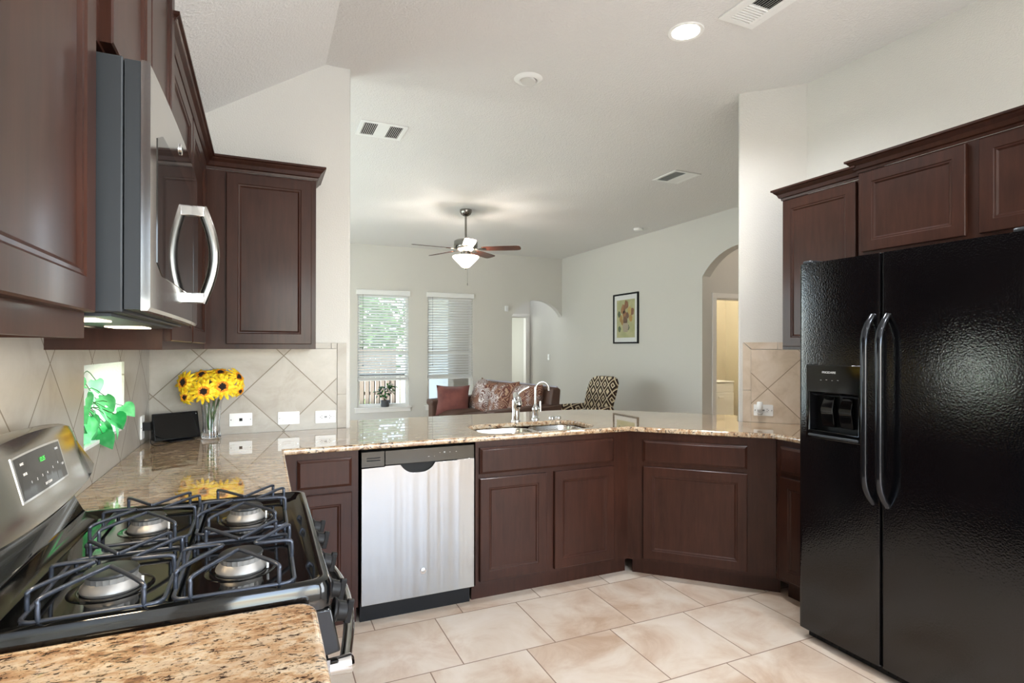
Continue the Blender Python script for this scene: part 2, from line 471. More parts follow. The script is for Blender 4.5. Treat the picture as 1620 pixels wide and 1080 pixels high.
# ------------------------------------------------------------------ backsplash tiles (parts of their walls)
tk = .009
def part(mb, name, mat, parent, **k): return mb.build(name, mat, parent, **k)
m = MB(); m.box(.009, .955, D - tk, D, .916, 1.386); part(m, 'backsplash', M['splash_b'], wall_back)
m = MB()
x = .009
while x < .945: m.box(x + .0015, min(x + .305, .957) - .0015, D - tk, D, 1.3885, 1.4225); x += .305
for a, b in ((.916, 1.115), (1.118, 1.4225)): m.box(.9585, 1.012, D - tk, D, a, b)
part(m, 'tile_border', M['strip'], wall_back, bevel=.0015)
m = MB(); m.prism([(-.9, .916), (D - tk, .916), (D - tk, 1.44), (-.9, 1.44)], lambda u, v, t: (t, u, v), .0, tk,
                  [[(WY0, WZ0), (WY0, WZ1), (WY1, WZ1), (WY1, WZ0)]])
part(m, 'backsplash', M['splash_l'], wall_left)
def r45(s, z, t): return (3.41 + s * .70711 - t * .70711, 2.77 - s * .70711 - t * .70711, z)
m = MB(); m.prism([(.075, .916), (.40, .916), (.40, 1.386), (.075, 1.386)], r45, 0, tk); m.box(XR - tk, XR, 1.93, 2.49, .916, 1.386)
part(m, 'backsplash', M['splash_r'], wall_right)
m = MB()
for a, b in ((.916, 1.12), (1.123, 1.387)): m.prism([(.025, a), (.0735, a), (.0735, b), (.025, b if b < 1.3 else b + .045)], r45, 0, tk)
m.prism([(.0765, 1.3885), (.23, 1.3885), (.23, 1.433), (.03, 1.433)], r45, 0, tk)
m.prism([(.233, 1.3885), (.40, 1.3885), (.40, 1.433), (.233, 1.433)], r45, 0, tk)
part(m, 'tile_border', M['strip_r'], wall_right, bevel=.0015)

# ------------------------------------------------------------------ cabinets
def door_rings(mb, x0, x1, z0, z1, y, t=.02, kind='door'):
    """front face at y-t, back at y"""
    if kind == 'door': pr = [(0, 0), (0, -t + .003), (.003, -t), (.052, -t), (.056, -t + .003), (.062, -t + .004), (.068, -t + .009), (.069, -t + .0095)]
    else: pr = [(0, 0), (0, -t + .008), (.004, -t + .006), (.010, -t + .003), (.013, -t), (.014, -t)]
    rings = [[(x0 + d, y + e, z0 + d), (x1 - d, y + e, z0 + d), (x1 - d, y + e, z1 - d), (x0 + d, y + e, z1 - d)] for d, e in pr]
    mb.loft(rings)
def base_cabinet(name, label, loc, rz, w, depth, fronts, ext_l=0, ext_r=0, toe_l=0, toe_r=0, fd=.019):
    """local x along the front, y into the depth (front face at y=0), fronts: (kind,x0,x1,z0,z1)"""
    t = thing(name, label, 'cabinet', loc, rz)
    b = MB(); x0, x1 = -ext_l, w + ext_r
    zt = .884
    op = []
    for k, a, c, d, e in fronts: op.append((a + .012, c - .012, d + .012, e - .012))
    holes = [[(a, d), (a, e), (c, e), (c, d)] for a, c, d, e in op]
    b.prism([(x0, .1), (x1, .1), (x1, zt), (x0, zt)], lambda u, v, q: (u, q, v), 0, fd, holes)
    b.box(0.0, .016, fd, depth, .1, zt - .001); b.box(w - .016, w, fd, depth, .1, zt - .001)
    b.box(.016, w - .016, fd, depth, .1, .116); b.box(.016, w - .016, depth - .008, depth, .116, zt - .001)
    b.build('body', M['wood'], t)
    k_ = MB(); k_.box(x0 + toe_l, x1 - toe_r, .062, .078, 0, .1); k_.build('toe_kick', M['wood'], t)
    for k, a, c, d, e in fronts:
        f = MB(); door_rings(f, a, c, d, e, 0, .02, 'door' if k == 'door' else 'drawer')
        f.build('door' if k == 'door' else 'drawer_front', M['wood'], t, smooth=25)
    return t
FYc = D - .61      # 2.875 plane of the base cabinet faces
Dp = .60
base_cabinet('base_cabinet', 'narrow dark base cabinet with one drawer and door left of the dishwasher', (.645, FYc, 0), 0, .345, Dp,
             [('drawer', .060, .312, .712, .852), ('door', .060, .312, .12, .682)])
base_cabinet('base_cabinet', 'wide dark sink base cabinet with two doors right of the dishwasher', (1.612, FYc, 0), 0, .925, Dp,
             [('drawer', .021, .886, .706, .85), ('door', .021, .428, .122, .682), ('door', .479, .886, .122, .682)], ext_r=.071, toe_r=-.025)
base_cabinet('base_cabinet', 'dark corner base cabinet set at an angle under the counter bend', (2.608, FYc, 0), -PI / 4, .83, .50,
             [('drawer', .096, .680, .703, .836), ('door', .096, .680, .120, .678)], toe_l=.02, toe_r=-.028)
base_cabinet('base_cabinet', 'slim dark base cabinet squeezed between angled cabinet and black fridge', (3.195, 2.285, 0), -PI / 2, .335, .49,
             [('drawer', .035, .30, .706, .85), ('door', .035, .30, .12, .682)], toe_l=.025)
base_cabinet('base_cabinet', 'dark base cabinet hidden under the nearest granite counter', (.62, -.85, 0), PI / 2, 1.98, .60,
             [('drawer', .06, .95, .706, .85), ('door', .06, .48, .12, .682), ('door', .53, .95, .12, .682), ('drawer', 1.03, 1.92, .706, .85), ('door', 1.03, 1.45, .12, .682), ('door', 1.50, 1.92, .12, .682)])
base_cabinet('base_cabinet', 'dark blind base cabinet beyond the stove under the left counter', (.62, 1.915, 0), PI / 2, .95, .60,
             [('drawer', .03, .60, .706, .85), ('door', .03, .60, .12, .682)])

def upper_cabinet(label, loc, rz, w, z0, z1, depth, doors, group=None, bottom='lining'):
    t = thing('wall_cabinet', label, 'cabinet', loc, rz, group)
    b = MB(); holes = []
    for a, c, d, e in doors: holes.append([(a + .012, d + .012), (a + .012, e - .012), (c - .012, e - .012), (c - .012, d + .012)])
    b.prism([(0, z0), (w, z0), (w, z1), (0, z1)], lambda u, v, q: (u, q, v), 0, .019, holes)
    b.box(0, .016, .019, depth, z0, z1); b.box(w - .016, w, .019, depth, z0, z1)
    b.box(.016, w - .016, .019, depth, z1 - .016, z1); b.box(.016, w - .016, depth - .008, depth, z0 + .03, z1 - .016)
    b.build('body', M['wood'], t)
    q = MB(); q.box(.016, w - .016, .019, depth, z0 + .012, z0 + .024); q.build('bottom_panel', M['wood_in'], t)
    for a, c, d, e in doors:
        f = MB(); door_rings(f, a, c, d, e, 0); f.build('door', M['wood'], t, smooth=25)
    return t
UZ = 1.386
ud = .284
# back wall
upper_cabinet('dark single-door wall cabinet above the sunflowers on the back wall', (.285, D - ud - .0, 0), 0, .53, UZ, 2.292, ud - .001,
              [(.098, .506, 1.412, 2.282)])
# left wall, beyond the microwave
upper_cabinet('dark wall cabinet with two narrow doors between microwave and corner', (.285, 1.912, 0), PI / 2, D - ud - 1.913, UZ, 2.292, .284,
              [(.03, .565, 1.412, 2.282), (.60, 1.135, 1.412, 2.282)])
# near left one
upper_cabinet('tall dark wall cabinet nearest the camera, left of the microwave', (.285, .10, 0), PI / 2, 1.026, 1.408, 2.292, .284,
              [(.03, .50, 1.449, 2.282), (.54, 1.008, 1.449, 2.282)])
# above microwave (deeper)
upper_cabinet('dark two-door wall cabinet directly above the microwave', (.298, 1.134, 0), PI / 2, .77, 1.905, 2.56, .297,
              [(.02, .38, 1.912, 2.54), (.39, .75, 1.912, 2.54)])
# right wall
upper_cabinet('dark tall single-door wall cabinet at the far left of the fridge', (3.388, 2.41, 0), -PI / 2, .478, UZ, 2.272, XR - 3.389,
              [(.018, .462, 1.405, 2.262)])
upper_cabinet('dark two-door wall cabinet directly above the black fridge', (3.368, 1.929, 0), -PI / 2, .99, 1.862, 2.298, XR - 3.369,
              [(.026, .492, 1.886, 2.288), (.542, .97, 1.886, 2.288)])

def crown(label, path, z0, proj=.048, h=.066):
    """path: 2D points, moulding swells to the right-hand side of travel"""
    pr = [(0, 0), (.006, 0), (.008, .012), (.016, .016), (.024, .034), (.036, .046), (.040, .052), (proj, .056), (proj, h), (0, h)]
    P = [Vector(p) for p in path]; rings = []
    for i, p in enumerate(P):
        ns = []
        if i > 0: e = (p - P[i - 1]).normalized(); ns.append(Vector((e.y, -e.x)))
        if i < len(P) - 1: e = (P[i + 1] - p).normalized(); ns.append(Vector((e.y, -e.x)))
        b = sum(ns, Vector((0, 0)));  b = b / b.length_squared * (2 if len(ns) == 2 else 1)
        rings.append([(p.x + b.x * d, p.y + b.y * d, z0 + z) for d, z in pr])
    m = MB(); m.loft(rings)
    return tag(m.build('crown_moulding', M['wood']), label, 'moulding')
crown('dark crown moulding turning the corner over the left and back wall cabinets', [(0.003, 1.912), (.285, 1.912), (.285, D - ud), (.815, D - ud), (.815, D - .003)], 2.293)
crown('dark crown moulding over the near left wall cabinet, out of frame above', [(0.003, .10), (.285, .10), (.285, 1.126)], 2.293)
crown('lower dark crown moulding at the left end of the right-hand cabinets', [(XR - .003, 2.41), (3.388, 2.41), (3.388, 1.932)], 2.273)
crown('higher dark crown moulding running above the fridge cabinet', [(XR - .003, 1.929), (3.368, 1.929), (3.368, .939)], 2.299)

# ------------------------------------------------------------------ counters
ce = D - .635
outer = [(0.0, 1.912), (.645, 1.912), (.645, ce), (2.598, ce), (3.171, 2.277), (3.171, 1.945), (XR, 1.945), (XR, 2.487), (3.41, 2.77), (3.655, 3.015)]
outer += [(3.652, 3.048)] + [(3.05, 3.65)] + [(2.96, 3.73), (2.86, 3.79), (2.75, 3.82), (2.62, 3.83)] + [(1.037, 3.83), (1.037, D), (0.0, D)]
hole = list(reversed(rrect(1.685, 2.425, 2.905, 3.285, .11, 6)))
m = MB(); slab(m, outer, .885, .915, .0105, [hole])
tag(m.build('countertop', M['granite'], smooth=40), 'tan speckled granite countertop running from the stove past the sink to the fridge', 'countertop')
m = MB(); slab(m, [(0, -.9), (.645, -.9), (.645, 1.09)] + arc_pts(.605, 1.092, .04, 0, 90, 5) + [(0, 1.132)], .885, .915, .0105)
tag(m.build('countertop', M['granite'], smooth=40), 'orange-flecked granite countertop in the lower left foreground', 'countertop')

# ------------------------------------------------------------------ sink
t = thing('sink', 'undermounted stainless double-bowl sink let into the granite counter', 'sink', (2.055, 3.095, .885))
def bowl(x0, x1, y0, y1, dp):
    m = MB(); pr = [(-.006, -.001), (0, -.002), (.006, -.03), (.014, -dp + .03), (.035, -dp + .004), (.06, -dp)]
    base = rrect(x0, x1, y0, y1, .085, 6)
    rings = [[(p[0], p[1], z) for p in offset_poly(base, d)] for d, z in pr]
    outer_ = [[(p[0], p[1], z - .002) for p in offset_poly(base, d - .002)] for d, z in pr]
    m.loft(rings, True, False, True); m.loft(outer_, True, False, True)
    m.add([Vector(p) for p in rings[0]] + [Vector(p) for p in outer_[0]], [(i, (i + 1) % len(base), len(base) + (i + 1) % len(base), len(base) + i) for i in range(len(base))])
    m.lathe([(.04, -dp + .001), (.04, -dp + .004), (.028, -dp + .003), (.026, -dp + .001)], 20, Matrix.Translation(((x0 + x1) / 2, (y0 + y1) / 2, 0)))
    return m
M['sink'] = steel('sink_steel', '#c9c6c0', .25, 'X')
bowl(-.365, .025, -.185, .185, .2).build('bowl', M['sink'], t, smooth=50)
bowl(.045, .365, -.185, .185, .17).build('bowl', M['sink'], t, smooth=50)
m = MB(); m.box(.018, .052, -.10, .10, -.012, -.003); m.build('divider', M['sink'], t, bevel=.003)

# faucets
t = thing('faucet', 'chrome single-lever kitchen faucet with low pull-out spout behind the sink', 'faucet', (2.075, 3.365, .915))
m = MB(); m.lathe([(.033, 0), (.033, .006), (.027, .010), (.025, .06), (.027, .10), (.026, .135), (.018, .148), (.004, .152)], 24); m.build('base', M['chrome'], t, smooth=40)
m = MB(); m.tube([(0, -.01, .075), (-.02, -.05, .15), (-.045, -.10, .178), (-.07, -.16, .165), (-.085, -.215, .135)], lambda u: .017 + .004 * math.sin(PI * u), 12, 6)
m.build('spout', M['chrome'], t, smooth=40)
m = MB(); m.lathe([(.019, 0), (.023, .01), (.023, .05), (.016, .062)], 20, Matrix.Translation((-.075, -.185, .165)) @ Matrix.Rotation(R(150), 4, 'X') @ Matrix.Translation((0, 0, -.01)))
m.build('spray_head', M['chrome'], t, smooth=40)
m = MB(); m.tube([(0, 0, .145), (.012, .0, .175), (.05, -.01, .205), (.085, -.02, .222)], lambda u: .011 - .005 * u, 10, 5); m.build('lever', M['chrome'], t, smooth=40)
t = thing('filter_faucet', 'slim chrome gooseneck drinking water tap beside the main faucet', 'faucet', (2.235, 3.40, .915))
m = MB(); m.lathe([(.027, 0), (.027, .005), (.02, .012), (.019, .05), (.024, .062), (.024, .075), (.014, .088), (.009, .10)], 24); m.build('base', M['chrome'], t, smooth=40)
m = MB(); pts = [(0, 0, .09), (0, 0, .2)] + [(.045 * (1 - math.cos(a)), -.01 * (1 - math.cos(a)), .2 + .05 * math.sin(a)) for a in [R(k) for k in range(20, 171, 25)]] + [(.092, -.02, .19)]
m.tube(pts, .0075, 10, 4); m.build('spout', M['chrome'], t, smooth=40)
m = MB(); m.tube([(.02, 0, .068), (.036, 0, .07)], .006, 8); m.tube([(.037, 0, .05), (.037, 0, .12)], lambda u: .008 - .002 * u, 10); m.build('lever', M['chrome'], t, smooth=40)
t = MB(); t.lathe([(.021, 0), (.021, .006), (.017, .012), (.006, .016)], 20)
for i, (x, l) in enumerate(((2.36, 'left one of two small chrome caps on the counter behind the sink'), (2.41, 'right one of two small chrome caps on the counter behind the sink'))):
    o = t.build('air_gap', M['chrome'], None, smooth=40, loc=(x, 3.40, .915)); tag(o, l, 'cap', 'chrome caps behind the sink')

# ------------------------------------------------------------------ dishwasher
t = thing('dishwasher', 'stainless steel dishwasher with pocket handle under the granite counter', 'dishwasher', (1.003, FYc - .012, 0))
W = .597
m = MB(); m.box(.004, W - .004, .034, .57, .1, .872); m.build('body', M['black'], t)
# door panel with a smile-shaped scoop cut into its top edge
top = .796
sm = [(.193, top)] + [(.193 + .004 + .182 * i / 12, top - .046 * (1 - abs(2 * (i / 12) - 1) ** 3.2)) for i in range(13)] + [(.384, top)]
sm = sorted(set(sm), key=lambda p: p[0])
m = MB(); m.prism([(0, .105), (W, .105), (W, .80), (.5, .80), (.5, top)] + list(reversed(sm)) + [(.115, top), (.115, .792), (0, .79)], lambda u, v, q: (u, q, v), -.004, .030)
m.build('door_panel', M['steel'], t, bevel=.004, seg=3)
m = MB(); m.box(.15, .43, .012, .033, .72, .797); m.build('handle_recess', M['slot'], t)
m = MB(); m.box(0, .116, .0, .03, .794, .872); m.box(.118, W, .0, .03, .799, .872)
M['dwgloss'] = plain('smoked_control_glass', '#454440', .1, .7)
cp = m.build('control_panel', M['dwgloss'], t, bevel=.002)
m = MB(); m.box(.027, .094, -.0012, .0005, .836, .841); m.box(.027, .094, -.0012, .0005, .824, .829); m.build('vent_slot', M['slot'], cp)
for x, s in ((.345, '---'), (.375, '-'), (.405, '--'), (.43, 'III'), (.46, '--'), (.495, '--')):
    text_part(s, .011, M['white'], cp, Matrix.Translation((x, -.0006, .835 + (.008 if x > .4 else -.008))) @ FRONT, .0002, 'marking')
m = MB(); m.lathe([(.0155, 0), (.0155, .003), (.0135, .0042), (.0, .0042)], 28, Matrix.Translation((.315, -.004, .235)) @ Matrix.Rotation(PI / 2, 4, 'X'))
bd = m.build('badge', M['chrome'], t, smooth=40)
text_part('GE', .014, M['slot'], bd, Matrix.Translation((.315, -.0086, .235)) @ FRONT, .0003)
m = MB(); m.box(.004, W - .004, .06, .075, 0, .1); m.build('toe_kick', M['black'], t)

# ------------------------------------------------------------------ refrigerator
t = thing('refrigerator', 'black textured side-by-side refrigerator with ice and water dispenser', 'refrigerator', (2.93, 1.930, 0), -PI / 2)
W = .905
m = MB(); m.box(.004, W - .004, .072, .745, .03, 1.775); m.build('body', plain('fridge_side', '#2a2b2d', .4), t, bevel=.004)
def fdoor(x0, x1, cut=None):
    m = MB(); n = 10; hw = (x1 - x0) / 2; cx = (x0 + x1) / 2
    def yf(x):       # gently crowned front with rounded edges
        q = abs(x - cx) / hw; return .0 + .004 * q * q + .010 * max(0, (q - .95) / .05) ** 2
    xs = [x0, x0 + .004, x0 + .011] + [x0 + .02 + (x1 - x0 - .04) * i / n for i in range(n + 1)] + [x1 - .011, x1 - .004, x1]
    z0, z1 = .052, 1.798
    if not cut:
        rings = [[(x, yf(x), z) for x in xs] + [(x1, .066, z), (x0, .066, z)] for z in (z0, z0 + .01, 1.0, z1 - .01, z1)]
        m.loft(rings)
    else:
        a, b, c, d = cut
        xs = sorted(set([x for x in xs if x <= a or x >= b] + [a, b]))
        for q0, q1, za, zb in ((x0, x1, z0, c), (x0, x1, d, z1), (x0, a, c, d), (b, x1, c, d)):
            xx = [x for x in xs if q0 - 1e-6 <= x <= q1 + 1e-6]
            if q0 == x0 and q1 == x1 and True: pass
            m.loft([[(x, yf(x), z) for x in xx] + [(q1, .066, z), (q0, .066, z)] for z in (za, zb)])
        m.box(a, b, .06, .066, c, d)
    return m
cut = (.052, .315, .982, 1.312)
fdoor(.0, .392, cut).build('freezer_door', M['fridge'], t, smooth=30)
fdoor(.396, W).build('fridge_door', M['fridge'], t, smooth=30)
a, b, c, d = cut
dm = MB(); dm.prism([(a - .006, c - .008), (b + .006, c - .008), (b + .006, d + .006), (a - .006, d + .006)], lambda u, v, q: (u, q, v), -.006, .003,
                    [[(a + .012, c + .03), (a + .012, 1.188), (b - .012, 1.188), (b - .012, c + .03)]])
disp = dm.build('dispenser', M['blackgloss'], t, bevel=.004, seg=3)
m = MB(); m.box(a + .008, b - .008, .05, .056, c + .01, 1.20); m.box(a + .006, a + .012, -.002, .055, c + .03, 1.19); m.box(b - .012, b - .006, -.002, .055, c + .03, 1.19)
m.build('niche', M['black'], disp)
m = MB()
m.loft([[(a + .02 + .07 * k, -.004 - .012 * math.sin(PI * k), 1.185 - .01 * math.sin(PI * k)), (a + .02 + .07 * k, .045, 1.20), (a + .02 + .07 * k, .045, 1.175)] for k in [i * (b - a - .04) / .07 / 10 for i in range(11)]])
m.build('hood', M['black'], disp, smooth=40)
for x in (a + .085, a + .175):
    m = MB(); m.loft([[(x - .025, .045, 1.17), (x + .025, .045, 1.17), (x + .025, .035, 1.17), (x - .025, .035, 1.17)],
                      [(x - .03, .045, 1.115), (x + .03, .045, 1.115), (x + .03, .012, 1.11), (x - .03, .012, 1.11)],
                      [(x - .03, .048, 1.03), (x + .03, .048, 1.03), (x + .03, .03, 1.03), (x - .03, .03, 1.03)]])
    m.build('paddle', M['blackgloss'], disp, bevel=.002)
m = MB(); m.box(a + .01, b - .01, -.014, .05, c, c + .012); m.build('drip_tray', M['darkgrey'], disp, bevel=.004)
text_part('FRIGIDAIRE', .0135, plain('pale_print', '#d0d0d0', .4), disp, Matrix.Translation((.165, -.0068, 1.283)) @ FRONT, .0002)
for i in range(4): text_part('--', .011, M['white'], disp, Matrix.Translation((.125 + .028 * i, -.0068, 1.248 + .002 * (i % 2))) @ FRONT, .0002, 'marking')
for x, nm in ((.362, 1), (.424, 2)):
    m = MB(); z0, z1 = .735, 1.535
    pts = []
    for i in range(25):
        q = i / 24; z = z0 + (z1 - z0) * q; e = min(q, 1 - q) / .16
        o_ = -.058 * (1 - (1 - min(1, e)) ** 2.2)
        pts.append((x, .002 + o_, z))
    m.tube(pts, .0145, 12, 0, flat=(1.0, .75)); m.build('handle', plain('smoky_black_chrome', '#3a3c40', .12, .85) if nm == 1 else bpy.data.materials['smoky_black_chrome'], t, smooth=50)
for x in (.01, W - .06): m = MB(); m.box(x, x + .05, .015, .10, 1.798, 1.815); m.build('hinge_cover', M['darkgrey'], t, bevel=.006)
m = MB(); m.box(.02, W - .02, .05, .08, .006, .048)
for i in range(22): m.box(.04 + .037 * i, .063 + .037 * i, .046, .051, .014, .04)
m.build('base_grille', M['black'], t)
for x in (.03, W - .06): m = MB(); m.lathe([(.018, 0), (.02, .01), (.016, .04)], 14, Matrix.Translation((x + .015, .1, 0))); m.build('foot', M['rubber'], t)

# ------------------------------------------------------------------ range
t = thing('gas_range', 'freestanding gas range with black cooktop, stainless backguard and four burners', 'stove', (.648, 1.1405, 0), PI / 2)
W = .765   # local x = along +Y, local y = towards the wall
m = MB(); m.box(.003, W - .003, .012, .60, .06, .905)
for x in (.03, W - .07):
    for y in (.05, .54): m.box(x, x + .04, y, y + .04, 0, .06)
m.build('body', M['black'], t)
# cooktop: rim raised above a sunken tray
def rl(d, z, r=.03): return [(p[0], p[1], z) for p in rrect(d, W - d, -.03 + d, .555 - d * .3, max(r - d * .3, .012), 5)]
m = MB(); m.loft([rl(0, .888), rl(0, .928), rl(.004, .938), rl(.012, .942), rl(.022, .940), rl(.032, .930), rl(.05, .926), rl(.07, .925)])
ct = m.build('cooktop', M['blackgloss'], t, smooth=40)
def loc_b(bx, by): return (by - 1.1405, .648 - bx)   # world X,Y -> local
burn = [(.285, 1.318), (.512, 1.318), (.285, 1.70), (.512, 1.70)]
M['alu'] = plain('cast_aluminium', '#a9a6a2', .45, .7)
M['iron'] = plain('grate_enamel', '#4a4f5a', .3, .6)
for (bx, by), rr in zip(burn, (.044, .041, .038, .040)):
    lx, ly = loc_b(bx, by); T = Matrix.Translation((lx, ly, .925))
    m = MB(); m.lathe([(rr + .006, .0005), (rr + .008, .005), (rr + .007, .010), (rr - .001, .020), (rr, .030), (rr - .008, .031)], 48, T, fn=lambda a, z: 1 - (.035 if z > .0195 and math.cos(24 * a) > .6 else 0))
    bo = m.build('burner', M['alu'], t, smooth=35)
    m = MB(); m.lathe([(rr + .0, .0312), (rr + .002, .0335), (rr, .037), (rr - .02, .038), (0.001, .0382)], 36, T); m.build('burner_cap', plain('cap_enamel', '#3c3f42', .3, .5) if rr == .044 else bpy.data.materials['cap_enamel'], bo, smooth=35)
    m = MB(); m.lathe([(rr + .028, .0006), (rr + .024, .002), (rr + .010, .0015)], 36, T, cap0=False, cap1=False); m.build('drip_ring', M['blackgloss'], bo, smooth=60)
    m = MB(); m.tube([(-.02, -rr - .010, .003), (-.02, -rr - .010, .022)], .0025, 8, mat=T); m.build('igniter', M['whitemat'], bo)
# grates
def grate():
    m = MB(); hx, hy = .155, .103; zb, zt = .014, .052; r = .0040
    fr = rrect(-hx, hx, -hy, hy, .022, 4); m.tube([(p[0], p[1], zb) for p in fr], r, 8, closed=True)
    def pin(A, T1, T2, B):
        m.tube([(A[0], A[1], zb), (A[0], A[1], zt - .012), (A[0] * .93, A[1] * .93, zt - .001), (T1[0], T1[1], zt), ((T1[0] + T2[0]) / 2 * .82, (T1[1] + T2[1]) / 2 * .82, zt), (T2[0], T2[1], zt), (B[0] * .93, B[1] * .93, zt - .001), (B[0], B[1], zt - .012), (B[0], B[1], zb)], r, 8, 4)
    c = .046
    pin((-hx, -hy * .72), (-c, -.008), (-c, .008), (-hx, hy * .72))
    pin((hx, -hy * .72), (c, -.008), (c, .008), (hx, hy * .72))
    pin((-hx * .68, hy), (-.010, c * .85), (.010, c * .85), (hx * .10, hy))
    pin((-hx * .10, -hy), (-.010, -c * .85), (.010, -c * .85), (hx * .68, -hy))
    for sx in (-1, 1):
        for sy in (-1, 1): m.tube([(sx * (hx - .006), sy * (hy - .006), zb), (sx * (hx - .006), sy * (hy - .006), .0)], r * 1.1, 8)
    return m
gl = ['black wire grate over the near rear burner, closest to the backguard', 'black wire grate over the near front burner of the stove',
      'black wire grate over the far rear burner, beside the backguard', 'black wire grate over the far front burner of the stove']
g0 = None
for i, (bx, by) in enumerate([(.288, 1.322), (.508, 1.322), (.288, 1.704), (.508, 1.704)]):
    if g0 is None:
        g0 = grate().build('stove_grate', M['iron'], None, smooth=60); o = g0
    else:
        o = g0.copy(); COL.objects.link(o)
    o.location = (bx, by, .9255); o.rotation_euler = (0, 0, PI / 2)
    tag(o, gl[i], 'grate', 'grates on the gas range')
# backguard
yb = .548
m = MB(); m.box(.01, W - .01, yb + .03, .645, .90, 1.06); m.loft([[(x, .50, .926), (x, .545, .944), (x, .565, .985), (x, .585, 1.06), (x, .60, 1.06), (x, .60, .92)] for x in (.006, W - .006)])
m.build('backguard_riser', M['blackgloss'], t, bevel=.004)
m = MB(); rings = []
for i in range(25):
    q = i / 24; x = -.004 + (W + .008) * q; k = 1 - (2 * q - 1) ** 2; e = min(1, min(q, 1 - q) / .10); e = math.sqrt(max(0, 1 - (1 - e) ** 2))
    zt_ = 1.100 + .082 * e + .030 * k; zb_ = 1.040 - .018 * k + .02 * (1 - e); bul = .012 * k
    prof = [(.530 - bul, zb_), (.525 - bul, zb_ + .008), (.560 - bul, zt_ - .03), (.568 - bul * .6, zt_ - .006), (.58, zt_), (.600, zt_ - .004), (.612, zt_ - .02), (.612, zb_)]
    rings.append([(x, y, z) for y, z in prof])
m.loft(rings); bg = m.build('backguard', M['steel_r'], t, smooth=35)
# control display: lies in the slanted face
def face_pt(q, v):     # q along, v 0..1 up the face
    k = 1 - (2 * q - 1) ** 2; bul = .012 * k; zt_ = 1.182 + .030 * k; zb_ = 1.040 - .018 * k
    y0, z0, y1, z1 = .525 - bul, zb_ + .008, .560 - bul, zt_ - .03
    return Vector(((-.004 + (W + .008) * q), y0 + (y1 - y0) * v, z0 + (z1 - z0) * v))
def patch(q0, q1, vb, vt, off, n=8):
    nb = lambda q: vb + .10 * abs(2 * (q - q0) / (q1 - q0) - 1) ** 2 * -0
    m = MB(); top = []; bot = []
    nrm = Vector((0, -.98, .2))
    for i in range(n + 1):
        q = q0 + (q1 - q0) * i / n
        bot.append(face_pt(q, vb) + nrm * off); top.append(face_pt(q, vt) + nrm * off)
    back = [p - nrm * (off + .004) for p in bot], [p - nrm * (off + .004) for p in top]
    m.loft([bot, top, back[1], back[0], bot], False, False, False)
    m.add([bot[0], top[0], back[1][0], back[0][0]], [(0, 1, 2, 3)]); m.add([bot[-1], top[-1], back[1][-1], back[0][-1]], [(0, 1, 2, 3)])
    return m
fr = patch(.345, .715, .34, .96, .0012).build('display_bezel', M['chrome'], bg)
ds = patch(.353, .703, .37, .93, .0022).build('display', M['blackgloss'], fr)
text_part('12:25', .014, emit('green_led', '#3fbe4a', .8), ds, Matrix.Translation(face_pt(.53, .78) + Vector((0, -.0036, 0))) @ Matrix.Rotation(R(80), 4, 'X'), .0002, 'clock')
mk = bpy.data.materials.get('pale_print')
for q, v, s_ in ((.39, .84, 'BAKE'), (.395, .70, 'BROIL'), (.66, .84, 'TIMER'), (.42, .56, '1'), (.46, .56, '2'), (.50, .57, '3'), (.54, .57, '4'), (.59, .60, '5'), (.64, .63, '0'), (.68, .58, 'OFF'), (.53, .44, 'SELF CLEAN')):
    text_part(s_, .0075, mk, ds, Matrix.Translation(face_pt(q, v) + Vector((0, -.0036, 0))) @ Matrix.Rotation(R(80), 4, 'X'), .0002, 'marking')
# front: control panel, knobs, door, handle
m = MB(); m.loft([[(x, -.028, .887), (x, -.046, .80), (x, .012, .79), (x, .012, .887)] for x in (.0, W)]); m.build('control_panel', M['blackgloss'], t, bevel=.004)
for i, x in enumerate((.085, .20, .3825, .565, .68)):
    T = Matrix.Translation((x, -.038, .845)) @ Matrix.Rotation(R(102), 4, 'X')
    m = MB(); m.lathe([(.026, 0), (.026, .006), (.021, .010), (.019, .03), (.012, .032)], 24, T); m.box(-.006, .006, -.024, .024, .028, .042, T)
    m.build('knob', M['black'], t, bevel=.002)
m = MB(); m.prism(rrect(.006, W - .006, .245, .785, .012, 3), lambda u, v, q: (u, q, v), -.024, .011); od = m.build('oven_door', M['blackgloss'], t, bevel=.003)
for x in (.004, W - .012): m = MB(); m.box(x, x + .008, -.026, .012, .245, .785); m.build('door_trim', M['steel'], od)
m = MB(); pts = []
for i in range(25):
    q = i / 24; pts.append((.04 + (W - .08) * q, -.058 - .045 * math.sin(PI * q), .752))
m.tube(pts, .0125, 12, flat=(1, 1.25)); m.build('door_handle', M['steel'], od, smooth=50)
for x in (.04, W - .04): m = MB(); m.lathe([(.016, 0), (.017, .03), (.019, .052), (.012, .058)], 18, Matrix.Translation((x, -.018, .752)) @ Matrix.Rotation(PI / 2, 4, 'X')); m.build('handle_mount', M['chrome'], od, smooth=40)
m = MB(); m.box(.006, W - .006, -.02, .011, .07, .235); m.build('storage_drawer', M['blackgloss'], t, bevel=.005)

